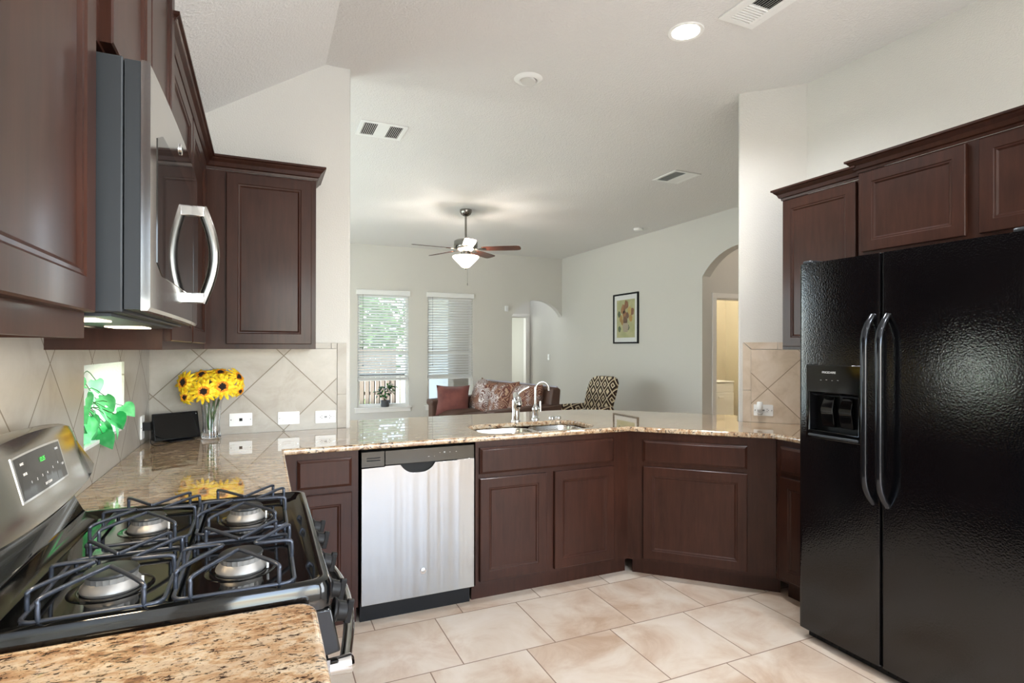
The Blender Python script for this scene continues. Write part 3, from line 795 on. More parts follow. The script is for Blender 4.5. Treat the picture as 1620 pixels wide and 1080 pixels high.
# ------------------------------------------------------------------ microwave
t = thing('microwave', 'stainless over-the-range microwave with bowed vertical handle', 'microwave', (.335, 1.139, 0), PI / 2)
W = .758; z0, z1 = 1.452, 1.888
M['mwside'] = plain('slate_metal', '#2b2e31', .45, .2)
m = MB(); m.box(0, W, .0, .333, z0, z1); m.build('body', M['mwside'], t, bevel=.003)
def mwf(x):  # slightly crowned front
    q = 2 * x / W - 1; return -.040 - .006 * (1 - q * q)
m = MB(); rings = []
ins = []
for i in range(13):
    x = .595 * i / 12
    rings.append([(x, -.026, z0 + .004), (x, mwf(x) + .004, z0 + .004), (x, mwf(x), z0 + .010), (x, mwf(x), z1 - .008), (x, mwf(x) + .004, z1 - .002), (x, -.026, z1 - .002)])
m.loft(rings); dc = MB(); dc.box(.001, .594, -.0255, -.002, z0 + .006, z1 - .004); dr = m.build('door', plain('polished_steel', '#c2c0bd', .10, 1), t, smooth=30)
dc.build('door_core', M['mwside'], dr)
m = MB(); rings = []
for i in range(11):
    x = .055 + .505 * i / 10; e = .0 if 0 < i < 10 else .02
    rings.append([(x, mwf(x) - .0012, z0 + .075 + e), (x, mwf(x) - .0012, z1 - .095 - e), (x, mwf(x) + .003, z1 - .095 - e), (x, mwf(x) + .003, z0 + .075 + e)])
m.loft(rings); m.build('door_window', plain('mirror_black_glass', '#3a3836', .04, .6), dr, smooth=30)
m = MB(); rings = []
for i in range(6):
    x = .600 + (W - .600) * i / 5
    rings.append([(x, -.026, z0 + .004), (x, mwf(x) + .004, z0 + .004), (x, mwf(x), z0 + .010), (x, mwf(x), z1 - .008), (x, mwf(x) + .004, z1 - .002), (x, -.026, z1 - .002)])
m.loft(rings); cpn = m.build('control_panel', bpy.data.materials['polished_steel'], t, smooth=30)
m = MB(); m.box(.601, W - .001, -.0255, -.002, z0 + .006, z1 - .004); m.build('panel_core', M['mwside'], cpn)
m = MB(); m.box(.625, .74, mwf(.68) - .0015, mwf(.68) + .004, z0 + .09, z1 - .12); m.build('keypad', M['blackgloss'], cpn)
m = MB(); pts = []
hz0, hz1 = 1.512, 1.765
hx_ = .565
for i in range(21):
    q = i / 20; pts.append((hx_, -.068 - .03 * math.sin(PI * q), hz0 + (hz1 - hz0) * q))
m.tube(pts, .0115, 12, flat=(1.15, .8)); m.build('handle', M['nickel'], dr, smooth=50)
for z in (hz0 + .012, hz1 - .012): m = MB(); m.box(hx_ - .012, hx_ + .012, -.076, -.04, z - .014, z + .014); m.build('handle_mount', M['chrome'], dr, bevel=.003)
T = Matrix.Translation((.335, mwf(.335) - .0005, z1 - .045)) @ Matrix.Rotation(PI / 2, 4, 'X')
m = MB(); m.lathe([(.013, 0), (.013, .0025), (.011, .0035), (0.0005, .0035)], 24, T); bd = m.build('badge', M['chrome'], dr, smooth=40)
text_part('GE', .012, M['slot'], bd, Matrix.Translation((.335, mwf(.335) - .0044, z1 - .045)) @ FRONT, .0003)
m = MB(); m.box(.02, W - .02, .02, .32, z0 - .006, z0 - .0005); m.build('underside', M['darkgrey'], t)
emit('lamp_lens', '#fff0cf', 3.0)
for x in (.10, W - .22): m = MB(); m.box(x, x + .12, .06, .14, z0 - .009, z0 - .006); m.build('cooktop_lamp', bpy.data.materials['lamp_lens'], t)
for i in range(2): m = MB(); m.box(.05 + .35 * i, .35 + .35 * i, .17, .30, z0 - .010, z0 - .006); m.build('grease_filter', M['nickel'], t)
m = MB(); m.box(.05, W - .05, -.02, .02, z1 + .0005, z1 + .016); m.build('vent_grille', M['black'], t, bevel=.003)
lamp('microwave_lamp', 'AREA', (.22, 1.30, 1.438), (0, 0, 0), 1.6, (1, .78, .5), shape='RECTANGLE', size=.12, size_y=.08)

# ------------------------------------------------------------------ wall plates
def plate(label, T, kind, parent=None, w=.115, h=.072):
    t = thing('wall_plate', label, 'outlet'); t.matrix_world = T
    m = MB(); m.prism(rrect(-w / 2, w / 2, -h / 2, h / 2, .004, 3), lambda u, v, q: (u, q, v), -.006, 0); m.build('cover', M['white'], t, bevel=.002)
    if kind == 'gfci':
        m = MB(); m.box(-.034, .034, -.0075, -.005, -.017, .017); dd = m.build('receptacle', M['whitemat'], t, bevel=.0008)
        m = MB()
        for s_ in (-1, 1):
            m.box(s_ * .022 - .0012, s_ * .022 + .0012, -.0079, -.006, .004, .010); m.box(s_ * .022 - .0012, s_ * .022 + .0012, -.0079, -.006, -.010, -.004)
            m.lathe([(.0022, 0), (.0022, .0004)], 8, Matrix.Translation((s_ * .029, -.0076, 0)) @ Matrix.Rotation(PI / 2, 4, 'X'))
        m.build('slot', M['slot'], dd)
        m = MB(); m.box(-.006, -.001, -.0085, -.006, -.005, .005); m.box(.001, .006, -.0085, -.006, -.005, .005); m.build('button', M['darkgrey'], dd)
    elif kind == 'rocker':
        m = MB(); m.box(-.033, .033, -.0085, -.005, -.016, .016); m.build('rocker', M['white'], t, bevel=.002)
    elif kind == 'jack':
        m = MB(); m.box(-.008, .008, -.0085, -.005, -.008, .008); m.box(-.004, .003, -.009, -.006, -.004, .004); m.build('jack', M['slot'], t)
    elif kind == 'switch':
        m = MB(); m.box(-.005, .005, -.014, -.005, -.010, .010); m.build('toggle', M['white'], t)
    m = MB()
    for s_ in (-1, 1):
        if kind in ('switch',): m.lathe([(.003, 0), (.003, .001)], 8, Matrix.Translation((0, -.006, s_ * .045)) @ Matrix.Rotation(PI / 2, 4, 'X'))
        else: m.lathe([(.003, 0), (.003, .001)], 8, Matrix.Translation((s_ * .049, -.006, 0)) @ Matrix.Rotation(PI / 2, 4, 'X'))
    m.build('screw', M['nickel'], t)
    return t
TB = lambda x, z: Matrix.Translation((x, D - tk - .0002, z))
plate('white wall plate with a small centre jack, nearest the sunflowers', TB(.443, .993), 'jack')
plate('white horizontal wall plate with rocker switch, middle of three on the back wall', TB(.691, .990), 'rocker')
plate('white outlet plate with test buttons at the right end of the back tiles', TB(.893, .987), 'gfci')
plate('white outlet plate behind the smart display on the left wall', Matrix.Translation((tk + .0002, 3.27, 1.0)) @ Matrix.Rotation(PI / 2, 4, 'Z'), 'gfci', w=.072, h=.115)
TR = Matrix.Translation(Vector(r45(.148, .995, tk + .0002))) @ Matrix.Rotation(-PI / 4, 4, 'Z')
plate('white outlet plate holding a plug-in on the angled tile wall', TR, 'gfci')
ns = thing('plug_in_freshener', 'white and clear plug-in air freshener on the outlet left of the fridge', 'air freshener'); ns.matrix_world = TR
m = MB(); m.lathe([(.016, 0), (.018, .01), (.018, .045), (.014, .05)], 20, Matrix.Translation((-.022, -.032, .006))); m.box(-.036, -.008, -.03, -.0095, -.012, .03); m.build('body', M['white'], ns, smooth=40)
m = MB(); m.lathe([(.010, 0), (.017, .006), (.016, .026), (.009, .032)], 20, Matrix.Translation((-.022, -.032, -.027))); m.build('bottle', M['crystal'], ns, smooth=40)
plate('small white light switch plate in the hall seen through the far arch', Matrix.Translation((LX - .0005, 9.78, 1.22)) @ Matrix.Rotation(-PI / 2, 4, 'Z'), 'switch', w=.075, h=.12)

# ------------------------------------------------------------------ smart display
t = thing('smart_display', 'black wedge-shaped smart display standing on the counter by the tiles', 'smart display', (.158, 3.325, .9155), R(28))
m = MB(); hw = .108
def sr(w_, y, z0_, z1_, n=3): return None
m.loft([[(-hw, -.005, .012), (hw, -.005, .012), (hw, .03, .142), (-hw, .03, .142)], [(-hw, .0, .008), (hw, .0, .008), (hw, .038, .143), (-hw, .038, .143)],
        [(-hw + .01, .075, .008), (hw - .01, .075, .008), (hw - .02, .065, .11), (-hw + .02, .065, .11)]])
m.build('body', M['black'], t, bevel=.006, seg=3)
m = MB(); m.loft([[(-hw + .004, -.0062, .016), (hw - .004, -.0062, .016), (hw - .004, .0268, .138), (-hw + .004, .0268, .138)], [(-hw + .004, -.004, .016), (hw - .004, -.004, .016), (hw - .004, .029, .138), (-hw + .004, .029, .138)]])
M['screen'] = plain('dark_screen', '#050506', .08); M['screen'].node_tree.nodes['Principled BSDF'].inputs['Specular IOR Level'].default_value = .25
sc_o = m.build('screen', M['screen'], t)
m = MB(); m.lathe([(.0022, 0), (.0022, .0006)], 10, Matrix.Translation((.096, .0235, .131)) @ Matrix.Rotation(R(75), 4, 'X')); m.build('camera_lens', M['white'], sc_o)
m = MB(); m.box(-.05, .07, -.03, .06, 0, .007); m.build('foot', M['black'], t, bevel=.003)
m = MB(); m.box(.0165, .05, 3.245, 3.285, .985, 1.025); m.tube([(.05, 3.262, .995), (.062, 3.25, .97), (.055, 3.215, .935), (.075, 3.19, .920), (.12, 3.215, .9195), (.16, 3.30, .921)], .0022, 6, 6)
m.tube([(.045, 3.268, .99), (.07, 3.27, .955), (.10, 3.29, .935)], .0022, 6, 5)
tag(m.build('power_adapter', M['black'], None), 'black power adapter with looping cord beside the smart display', 'charger')

# ------------------------------------------------------------------ vase and sunflowers
VX, VY = .305, 3.37
t = thing('vase', 'flared cut-glass vase holding sunflowers on the counter', 'vase', (VX, VY, .9155))
def cutf(a, z): return 1 + .06 * math.cos(7 * a + z * 60) * math.cos(7 * a - z * 60)
m = MB(); prof = [(.0, .0), (.041, .0), (.045, .004), (.044, .02), (.040, .07), (.042, .12), (.050, .18), (.064, .236), (.061, .236), (.047, .18), (.038, .12), (.036, .07), (.038, .028), (.0, .022)]
m.lathe([(max(r, .001), z) for r, z in prof], 72, cap0=True, cap1=True, fn=lambda a, z: cutf(a, z)); m.build('glass', M['crystal'], t, smooth=35)
M['petal'] = NT('petal'); pt = M['petal']; n_ = pt.noise(pt.pos(), 60, 2); pt.set(Base_Color=pt.ramp(n_, [(.35, lin('#f2b600')), (.62, lin('#ffe433'))]), Roughness=.6); pt.b.inputs['Subsurface Weight'].default_value = .0; M['petal'] = pt.m
M['petal_in'] = plain('petal_base', '#e08a08', .6)
M['seed'] = plain('seed_head', '#1d120c', .95)
M['stem'] = plain('stem_green', '#3f6b33', .55)
def sunflower(label, hp, nrm, r, idx):
    """hp head position, nrm facing direction"""
    t = thing('sunflower', label, 'sunflower', (0, 0, 0), 0, 'sunflowers in the vase')
    q = Vector(nrm).normalized().to_track_quat('Z', 'Y').to_matrix().to_4x4()
    T = Matrix.Translation(hp) @ q
    rnd = random.Random(idx)
    m = MB()
    for ring, (cnt, r1, lift) in enumerate(((15, r * 1.05, .001), (13, r * .84, .011))):
        for k in range(cnt):
            a = 2 * PI * (k + .5 * ring) / cnt + rnd.uniform(-.08, .08); L = r1 * rnd.uniform(.88, 1.05); wd = r * .125
            dz = rnd.uniform(-.006, .008)
            row = []
            for u, ww in ((.28, .5), (.5, 1), (.75, .95), (.92, .5), (1.0, .05)):
                z = lift + .012 * math.sin(u * PI) + dz * u - .008 * u
                row.append([(L * u, -wd * ww, z - .002), (L * u, 0, z + .0015), (L * u, wd * ww, z - .002)])
            vs = [p for rr_ in row for p in rr_]; fs = []
            for i in range(4):
                for j in range(2): fs.append((i * 3 + j, i * 3 + j + 1, i * 3 + j + 4, i * 3 + j + 3))
            m.cur = 0; m.add(vs, fs[2:], T @ Matrix.Rotation(a, 4, 'Z')); m.cur = 1; m.add(vs, fs[:2], T @ Matrix.Rotation(a, 4, 'Z'))
    m.build('petals', [M['petal'], M['petal_in']], t, smooth=80)
    m = MB(); m.lathe([(.34 * r, .004), (.36 * r, .012), (.32 * r, .017), (.18 * r, .020), (.001, .0165)], 24, T); m.build('seed_head', M['seed'], t, smooth=60)
    m = MB(); base = Vector((VX + rnd.uniform(-.018, .018), VY + rnd.uniform(-.018, .018), .9155 + .03))
    neck = Vector((VX + (hp[0] - VX) * .4, VY + (hp[1] - VY) * .4, 1.14)); back = Vector(hp) - Vector(nrm).normalized() * .02
    m.tube([base, (base + neck) / 2 + Vector((rnd.uniform(-.008, .008), 0, 0)), neck, back, Vector(hp) + Vector(nrm).normalized() * .004], .0028, 6, 5)
    m.lathe([(.004, -.012), (.3 * r, -.002), (.33 * r, .004)], 14, T)
    m.build('stem', M['stem'], t, smooth=60)
flw = [((.190, 3.335, 1.212), (-.62, -.75, .15), .068, 'left-most sunflower turned half away to the left'),
       ((.196, 3.325, 1.140), (-.5, -.85, -.15), .044, 'small low sunflower drooping at the left of the bunch'),
       ((.280, 3.270, 1.168), (-.05, -1, .08), .066, 'front middle sunflower facing the camera over the vase rim'),
       ((.362, 3.285, 1.190), (.10, -1, .12), .071, 'largest sunflower facing forward right of centre'),
       ((.425, 3.360, 1.230), (.75, -.45, .45), .064, 'sunflower at the upper right turned to the right'),
       ((.262, 3.385, 1.240), (-.2, -.55, .7), .060, 'sunflower at the back left looking upward'),
       ((.345, 3.400, 1.248), (.1, -.5, .75), .060, 'sunflower at the back centre looking upward'),
       ((.432, 3.335, 1.165), (.75, -.6, -.25), .042, 'small sunflower low on the right edge of the bunch')]
for i, (hp, nn, r, l) in enumerate(flw): sunflower(l, hp, nn, r, 10 + i)

# ------------------------------------------------------------------ small backsplash window, plant, butterfly
m = MB(); m.prism([(WY0, WZ0), (WY1, WZ0), (WY1, WZ1), (WY0, WZ1)], lambda u, v, q: (q, u, v), -.158, -.13,
                  [[(WY0 + .03, WZ0 + .03), (WY0 + .03, WZ1 - .03), (WY1 - .03, WZ1 - .03), (WY1 - .03, WZ0 + .03)]])
w3 = struct(m.build('window_3', M['trim']))
m = MB(); m.box(-.147, -.141, WY0 + .03, WY1 - .03, WZ0 + .03, WZ1 - .03); m.build('pane', M['pane'], w3)
m = MB(); m.box(-.13, .011, WY0 + .001, WY1 - .001, WZ0 - .012, WZ0 + .001); m.build('sill', M['white'], w3, bevel=.002)

def leaf_mesh(mb, T, L, W_, curl=.25):
    """heart shaped leaf from the petiole notch at the origin, along +x"""
    rows = [(-.10, .30), (0.0, .47), (.18, .56), (.38, .52), (.6, .38), (.8, .2), (1.0, .02)]
    vs = []; fs = []
    for i, (u, w_) in enumerate(rows):
        z = -curl * u * u * L; nx = u * L
        vs += [(nx, -w_ * W_, z + .02 * W_), (nx + (.10 * L if i == 0 else 0), -w_ * W_ * .5, z + .06 * W_), (nx + (.14 * L if i == 0 else 0), 0, z), (nx + (.10 * L if i == 0 else 0), w_ * W_ * .5, z + .06 * W_), (nx, w_ * W_, z + .02 * W_)]
    for i in range(len(rows) - 1):
        for j in range(4): fs.append((i * 5 + j, i * 5 + j + 1, i * 5 + j + 6, i * 5 + j + 5))
    mb.add(vs, fs, T)
def leafmat(name, a, b, trans=.45):
    t = NT(name); n = t.noise(t.pos(), 9, 3); c = t.ramp(n, [(.35, lin(a)), (.65, lin(b))])
    t.set(Base_Color=c, Roughness=.4)
    tr = t.new('ShaderNodeBsdfTranslucent'); t.l.new(c, tr.inputs[0]); mx = t.new('ShaderNodeMixShader'); mx.inputs[0].default_value = trans
    t.l.new(t.b.outputs[0], mx.inputs[1]); t.l.new(tr.outputs[0], mx.inputs[2]); t.l.new(mx.outputs[0], t.n['Material Output'].inputs['Surface'])
    return t.m
M['pothos'] = leafmat('pothos_leaf', '#2a9c50', '#8fe8a0', .5)
PX, PY, PZ = -.065, 2.50, WZ0 + .0015
t = thing('potted_plant', 'bright green heart-leaved trailing plant on the small window sill over the counter', 'plant', (PX, PY, PZ))
m = MB(); m.lathe([(.030, 0), (.033, .004), (.040, .065), (.042, .07), (.037, .07), (.034, .055), (.001, .055)], 28); m.build('pot', plain('slate_pot', '#3c4562', .4), t, smooth=40)
lv = [(-.02, -.16, .06, -70, .075), (.02, -.13, .10, -50, .08), (.05, -.10, .035, -60, .07), (.0, -.09, .14, -100, .07), (.04, -.05, .12, -20, .085), (.05, .02, .10, 10, .085),
      (.0, .02, .19, 70, .08), (-.02, -.02, .205, 130, .07), (.02, .10, .17, 60, .075), (.05, .09, .11, 40, .08), (.09, .14, .075, 50, .075), (.055, .16, .10, 80, .06),
      (.10, .22, .10, 55, .075), (.085, .17, .035, 20, .07), (.06, .06, .04, 0, .085), (.03, -.02, .05, -30, .08), (-.03, .08, .14, 90, .07), (.045, -.16, .12, -40, .06), (.03, .13, .21, 80, .06), (.03, -.15, .02, -60, .085), (.06, -.06, .09, -30, .09), (.07, .06, .055, 15, .09), (.06, .12, .15, 45, .08), (.02, .18, .135, 70, .07), (.08, .0, .02, -10, .075), (.05, -.11, .17, -70, .075), (.02, -.03, .23, 100, .065), (.075, .19, .07, 45, .07)]
rn = random.Random(3)
fm = MB(); st = MB()
for (x, y, z, a, L) in lv:
    T = Matrix.Translation((x, y, z)) @ Matrix.Rotation(R(a), 4, 'Z') @ Matrix.Rotation(R(rn.uniform(20, 80)), 4, 'Y') @ Matrix.Rotation(R(rn.uniform(-50, 50)), 4, 'X')
    leaf_mesh(fm, T, L * .9, L * .8)
    st.tube([(0, 0, .05), (x * .4, y * .4, max(z, .08) + .03), (x, y, z)], .0016, 5, 4)
fm.build('foliage', M['pothos'], t, smooth=60); st.build('stem', M['stem'], t, smooth=60)
t = thing('butterfly_ornament', 'white butterfly ornament on a dark stick behind the sill plant', 'ornament', (-.02, 2.335, PZ + .165))
m = MB()
for s_ in (-1, 1):
    w_ = [(0, 0, 0), (.012, s_ * .035, .03), (.018, s_ * .055, .027), (.018, s_ * .05, .003), (.014, s_ * .033, -.008), (.014, s_ * .036, -.03), (.008, s_ * .014, -.032)]
    m.add(w_ + [(p[0] - .0015, p[1], p[2]) for p in w_], [tuple(range(7)), tuple(range(13, 6, -1))] + [(i, (i + 1) % 7, 7 + (i + 1) % 7, 7 + i) for i in range(7)])
m.build('wings', M['whitemat'], t)
m = MB(); m.tube([(.003, 0, -.035), (.004, 0, .02)], .0035, 8); m.tube([(.003, 0, -.03), (-.04, .04, -.13)], .0012, 6); m.build('body', M['slot'], t)

# ------------------------------------------------------------------ ceiling fixtures
def vent(label, x0, x1, y0, y1, along='x', blank=None, grp=None):
    t = thing('ceiling_vent', label, 'vent', ((x0 + x1) / 2, (y0 + y1) / 2, H)); hw, hh = (x1 - x0) / 2, (y1 - y0) / 2
    m = MB(); m.prism([(-hw, -hh), (hw, -hh), (hw, hh), (-hw, hh)], lambda u, v, q: (u, v, q), -.008, -.0005, [[(-hw + .03, -hh + .03), (-hw + .03, hh - .03), (hw - .03, hh - .03), (hw - .03, -hh + .03)]])
    if blank == 'full':
        m.box(-hw + .03, hw - .03, hh - .16, hh - .03, -.004, -.002); m.box(-hw + .03, -hw + .055, -hh + .03, hh - .03, -.0075, -.002); m.box(hw - .055, hw - .03, -hh + .03, hh - .03, -.0075, -.002)
        for k in range(7): m.box(-hw + .05, hw - .05, hh - .15 + .017 * k, hh - .142 + .017 * k, -.009, -.004)
    m.build('frame', M['white'], t, bevel=.002)
    m = MB(); m.box(-hw + .03, hw - .03, -hh + .03, hh - .03, -.001, -.0004); m.build('backing', M['slot'], t)
    m = MB(); n = 11
    secs = {'three': [(-1, -.34), (.34, 1)], 'one': [(-1, -.0)], 'full': [(-1, -.02), (.02, 1)]}[blank or 'full']
    for a, b in secs:
        xa, xb = a * (hw - .03), b * (hw - .03)
        k = max(4, int((xb - xa) / .013))
        for i in range(k):
            x = xa + (xb - xa) * (i + .5) / k
            m.add([(x - .0045, -hh + .03, -.007), (x + .002, -hh + .03, -.001), (x + .003, -hh + .03, -.001), (x - .0035, -hh + .03, -.007), (x - .0045, hh - .03, -.007), (x + .002, hh - .03, -.001), (x + .003, hh - .03, -.001), (x - .0035, hh - .03, -.007)],
                  [(0, 1, 2, 3), (4, 7, 6, 5), (0, 4, 5, 1), (1, 5, 6, 2), (2, 6, 7, 3), (3, 7, 4, 0)])
    m.build('louvre', M['white'], t)
    if blank in ('three', 'one'):
        m = MB(); a, b = ((-.32, .32) if blank == 'three' else (.02, 1))
        m.box(a * (hw - .03), b * (hw - .03), -hh + .03, hh - .03, -.006, -.002); m.build('damper_plate', M['white'], t)
    return t
vent('white ceiling vent with two dark louvred halves, left above the bar', 1.21, 1.56, 4.205, 4.505, blank='three')
vent('white ceiling vent with one dark louvred half, right over the living room', 4.085, 4.395, 4.19, 4.53, blank='one')
vent('white ceiling vent at the top edge of the picture, beside the lit downlight', 2.655, 2.885, 1.80, 2.175, blank='full')

t = thing('recessed_light', 'lit round recessed downlight glowing white in the kitchen ceiling', 'downlight', (2.594, 2.342, H))
m = MB(); m.lathe([(.072, -.002), (.090, -.004), (.094, -.0005)], 40, cap0=False, cap1=False); m.lathe([(.072, -.002), (.066, -.0005)], 40, cap0=False, cap1=False); m.build('trim_ring', M['white'], t, smooth=40)
m = MB(); m.lathe([(.071, -.0008), (.0705, -.003), (.001, -.0035)], 40); m.build('lens', emit('downlight_lens', '#fff6e8', 14), t)
lamp('downlight', 'SPOT', (2.594, 2.342, H - .012), (0, 0, 0), 66, (.92, .95, 1), spot_size=R(150), spot_blend=.6, shadow_soft_size=.06)
t = thing('recessed_light', 'unlit round gimbal downlight in the middle of the kitchen ceiling', 'downlight', (2.059, 3.152, H))
m = MB(); m.lathe([(.050, -.010), (.058, -.016), (.078, -.010), (.090, -.0005)], 40, cap0=False, cap1=False); m.build('trim_ring', M['white'], t, smooth=40)
m = MB(); m.lathe([(.048, 0), (.047, -.012), (.001, -.014)], 32, Matrix.Translation((0, 0, -.006)) @ Matrix.Rotation(R(14), 4, 'Y')); m.build('bulb', plain('frosted_lens', '#d9d7d2', .3), t, smooth=40)
t = thing('smoke_detector', 'small white round smoke detector on the living room ceiling', 'smoke detector', (5.34, 6.45, H))
m = MB(); m.lathe([(.065, -.0005), (.067, -.012), (.062, -.030), (.05, -.036), (.001, -.037)], 32); m.build('body', M['white'], t, smooth=40)
# unseen downlights added to brighten the kitchen
for i, (x, y) in enumerate(((1.5, .6), (2.6, .2), (1.5, -1.6), (2.8, -1.6))):
    t = thing('recessed_light', ['lit recessed downlight over the kitchen floor near the stove, out of frame', 'lit recessed downlight near the fridge, out of frame', 'lit recessed downlight behind the camera on the left', 'lit recessed downlight behind the camera on the right'][i], 'downlight', (x, y, H), 0, 'downlights behind the camera')
    m = MB(); m.lathe([(.072, -.002), (.090, -.004), (.094, -.0005)], 32, cap0=False, cap1=False); m.build('trim_ring', M['white'], t)
    m = MB(); m.lathe([(.071, -.0008), (.0705, -.003), (.001, -.0035)], 32); m.build('lens', bpy.data.materials['downlight_lens'], t)
    lamp('downlight', 'SPOT', (x, y, H - .012), (0, 0, 0), 38, (.90, .94, 1), spot_size=R(150), spot_blend=.6, shadow_soft_size=.06)

# ------------------------------------------------------------------ ceiling fan
FX, FYY = 2.80, 6.45
t = thing('ceiling_fan', 'five-blade ceiling fan with dark blades and glowing glass bowl light', 'ceiling fan', (FX, FYY, 0))
m = MB(); m.lathe([(.072, H - .0005), (.072, H - .03), (.055, H - .06), (.030, H - .075), (.014, H - .08)], 32); m.build('canopy', M['nickel'], t, smooth=40)
m = MB(); m.tube([(0, 0, H - .078), (0, 0, 2.705)], .013, 12); m.build('downrod', M['nickel'], t)
m = MB(); m.lathe([(.02, 2.725), (.035, 2.71), (.115, 2.70), (.140, 2.685), (.146, 2.62), (.140, 2.60), (.11, 2.575), (.06, 2.56), (.06, 2.52), (.03, 2.515)], 40); m.build('motor_housing', M['nickel'], t, smooth=35)
M['blade'] = wood('fan_blade_wood', '#2a1612', '#5a3022', .25)
for k in range(5):
    ang = R(-23.93 - 8 + 72 * k)
    T = Matrix.Rotation(ang, 4, 'Z') @ Matrix.Translation((0, 0, 2.59)) @ Matrix.Rotation(R(-11), 4, 'X')
    m = MB(); rings = []
    ol = [(.20, .05), (.26, .062), (.45, .068), (.62, .070), (.655, .06), (.67, .035), (.672, .0)]
    top_ = [(x, y) for x, y in ol] + [(x, -y) for x, y in reversed(ol[:-1])]
    m.prism(top_, lambda u, v, q: T @ Vector((u, v, q)), -.003, .003); bl = m.build('blade', M['blade'], t, bevel=.001)
    m = MB(); m.prism([(.10, .015), (.16, .012), (.20, .035), (.245, .03), (.25, 0), (.245, -.03), (.20, -.035), (.16, -.012), (.10, -.015)], lambda u, v, q: T @ Vector((u, v, q)), -.008, -.0032); m.build('blade_iron', M['nickel'], bl)
m = MB(); m.lathe([(.155, 2.505), (.162, 2.497), (.158, 2.488), (.125, 2.45), (.085, 2.41), (.05, 2.375), (.02, 2.362), (.001, 2.360)], 40, cap0=False)
m.lathe([(.155, 2.505), (.150, 2.497), (.118, 2.452), (.08, 2.414), (.045, 2.38), (.001, 2.366)], 40, cap0=False)
m.build('glass_bowl', emit('glowing_bowl', '#fff0d8', 3.2), t, smooth=40)
m = MB(); m.lathe([(.012, 2.36), (.01, 2.35), (.003, 2.34)], 16); m.tube([(.02, 0, 2.36), (.022, 0, 2.18)], .0015, 5); m.lathe([(.003, 2.18), (.006, 2.165), (.003, 2.15)], 10, Matrix.Translation((.022, 0, 0))); m.build('pull_chain', M['nickel'], t)
for a in (0, 120, 240):
    lamp('fan_bulb', 'POINT', (FX + .09 * math.cos(R(a + 20)), FYY + .09 * math.sin(R(a + 20)), 2.50), (0, 0, 0), 7, (1, .92, .85), shadow_soft_size=.025)

# ------------------------------------------------------------------ living room windows and blinds
def living_window(idx, x0, x1, blind_bottom):
    f = MB(); y0, y1 = FY + .05, FY + .11
    f.prism([(x0, WB), (x1, WB), (x1, WT), (x0, WT)], lambda u, v, q: (u, q, v), y0, y1, [[(x0 + .04, WB + .045), (x0 + .04, 1.30), (x1 - .04, 1.30), (x1 - .04, WB + .045)], [(x0 + .04, 1.345), (x0 + .04, WT - .04), (x1 - .04, WT - .04), (x1 - .04, 1.345)]])
    o = struct(f.build('window_%d' % idx, M['trim'], bevel=.003))
    m = MB(); m.box(x0 + .04, x1 - .04, y0 + .03, y0 + .034, WB + .045, WT - .04); m.build('pane', M['pane'], o)
    m = MB(); m.box(x0 - .05, x1 + .05, FY - .045, FY + .05, WB - .02, WB + .001); m.box(x0 - .035, x1 + .035, FY - .018, FY - .0005, WB - .085, WB - .02); m.build('sill', M['trim'], o, bevel=.004)
    b = thing('window_blind', ['', 'white slatted blind half lowered in the left living room window', 'white slatted blind half lowered in the right living room window'][idx], 'blind', ((x0 + x1) / 2, FY + .012, 0), 0, 'white slatted window blinds')
    hw = (x1 - x0) / 2
    m = MB(); m.loft([[(x, -.022, WT - .02), (x, -.034, WT - .01), (x, -.034, WT + .055), (x, -.042, WT + .065), (x, -.013, WT + .065), (x, -.013, WT - .02)] for x in (-hw - .02, hw + .02)]); m.build('valance', M['whitemat'], b)
    z = WT - .05; m = MB(); k = 0
    while z > blind_bottom + .05:
        th = R(-38); c_, s_ = math.cos(th) * .024, math.sin(th) * .024
        m.add([(x, e * c_ + oy, z + e * s_ + oz) for x in (-hw + .008, hw - .008) for e, oy, oz in ((-1, 0, 0), (1, 0, 0), (1, 0, .0028), (-1, 0, .0028))], [(0, 1, 2, 3), (4, 7, 6, 5), (0, 4, 5, 1), (1, 5, 6, 2), (2, 6, 7, 3), (3, 7, 4, 0)])
        z -= .0445
    m.build('slats', M['whitemat'], b)
    m = MB(); m.box(-hw + .006, hw - .006, -.024, .024, blind_bottom, blind_bottom + .018)
    for j in range(9): m.box(-hw + .008, hw - .008, -.024, .024, blind_bottom + .02 + j * .0038, blind_bottom + .0225 + j * .0038)
    m.build('bottom_rail', M['whitemat'], b)
    m = MB()
    for x in (-hw + .12, hw - .12): m.box(x - .001, x + .001, -.027, -.0255, blind_bottom, WT)
    m.build('ladder_cord', M['whitemat'], b)
    m = MB()
    for x, zt in ((-hw + .08, 1.40), (-hw + .085, 1.13)):
        m.tube([(x, -.03, zt), (x, -.03, WT)], .001, 5); m.lathe([(.004, zt - .035), (.006, zt - .02), (.002, zt)], 8, Matrix.Translation((x, -.03, 0)))
    m.build('cord_tassel', M['slot'], b)
living_window(1, WIN[0][0], WIN[0][1], .858)
living_window(2, WIN[1][0], WIN[1][1], .868)
# unseen windows added for daylight (behind the camera / on the living room's left)
def unseen_window(name, fn, u0, u1, z0, z1, n=2):
    m = MB(); hs = []; wd = (u1 - u0) / n
    for i in range(n): hs.append([(u0 + wd * i + .04, z0 + .04), (u0 + wd * i + .04, z1 - .04), (u0 + wd * (i + 1) - .04, z1 - .04), (u0 + wd * (i + 1) - .04, z0 + .04)])
    m.prism([(u0, z0), (u1, z0), (u1, z1), (u0, z1)], fn, -.02, .02, hs)
    o = struct(m.build(name, M['trim']))
    return o
unseen_window('window_4', lambda u, v, q: (u, -3.04 + q, v), .6, 3.2, .55, 2.45, 3)
unseen_window('window_5', lambda u, v, q: (-1.25 + q, u, v), 4.7, 8.1, .3, 2.4, 3)

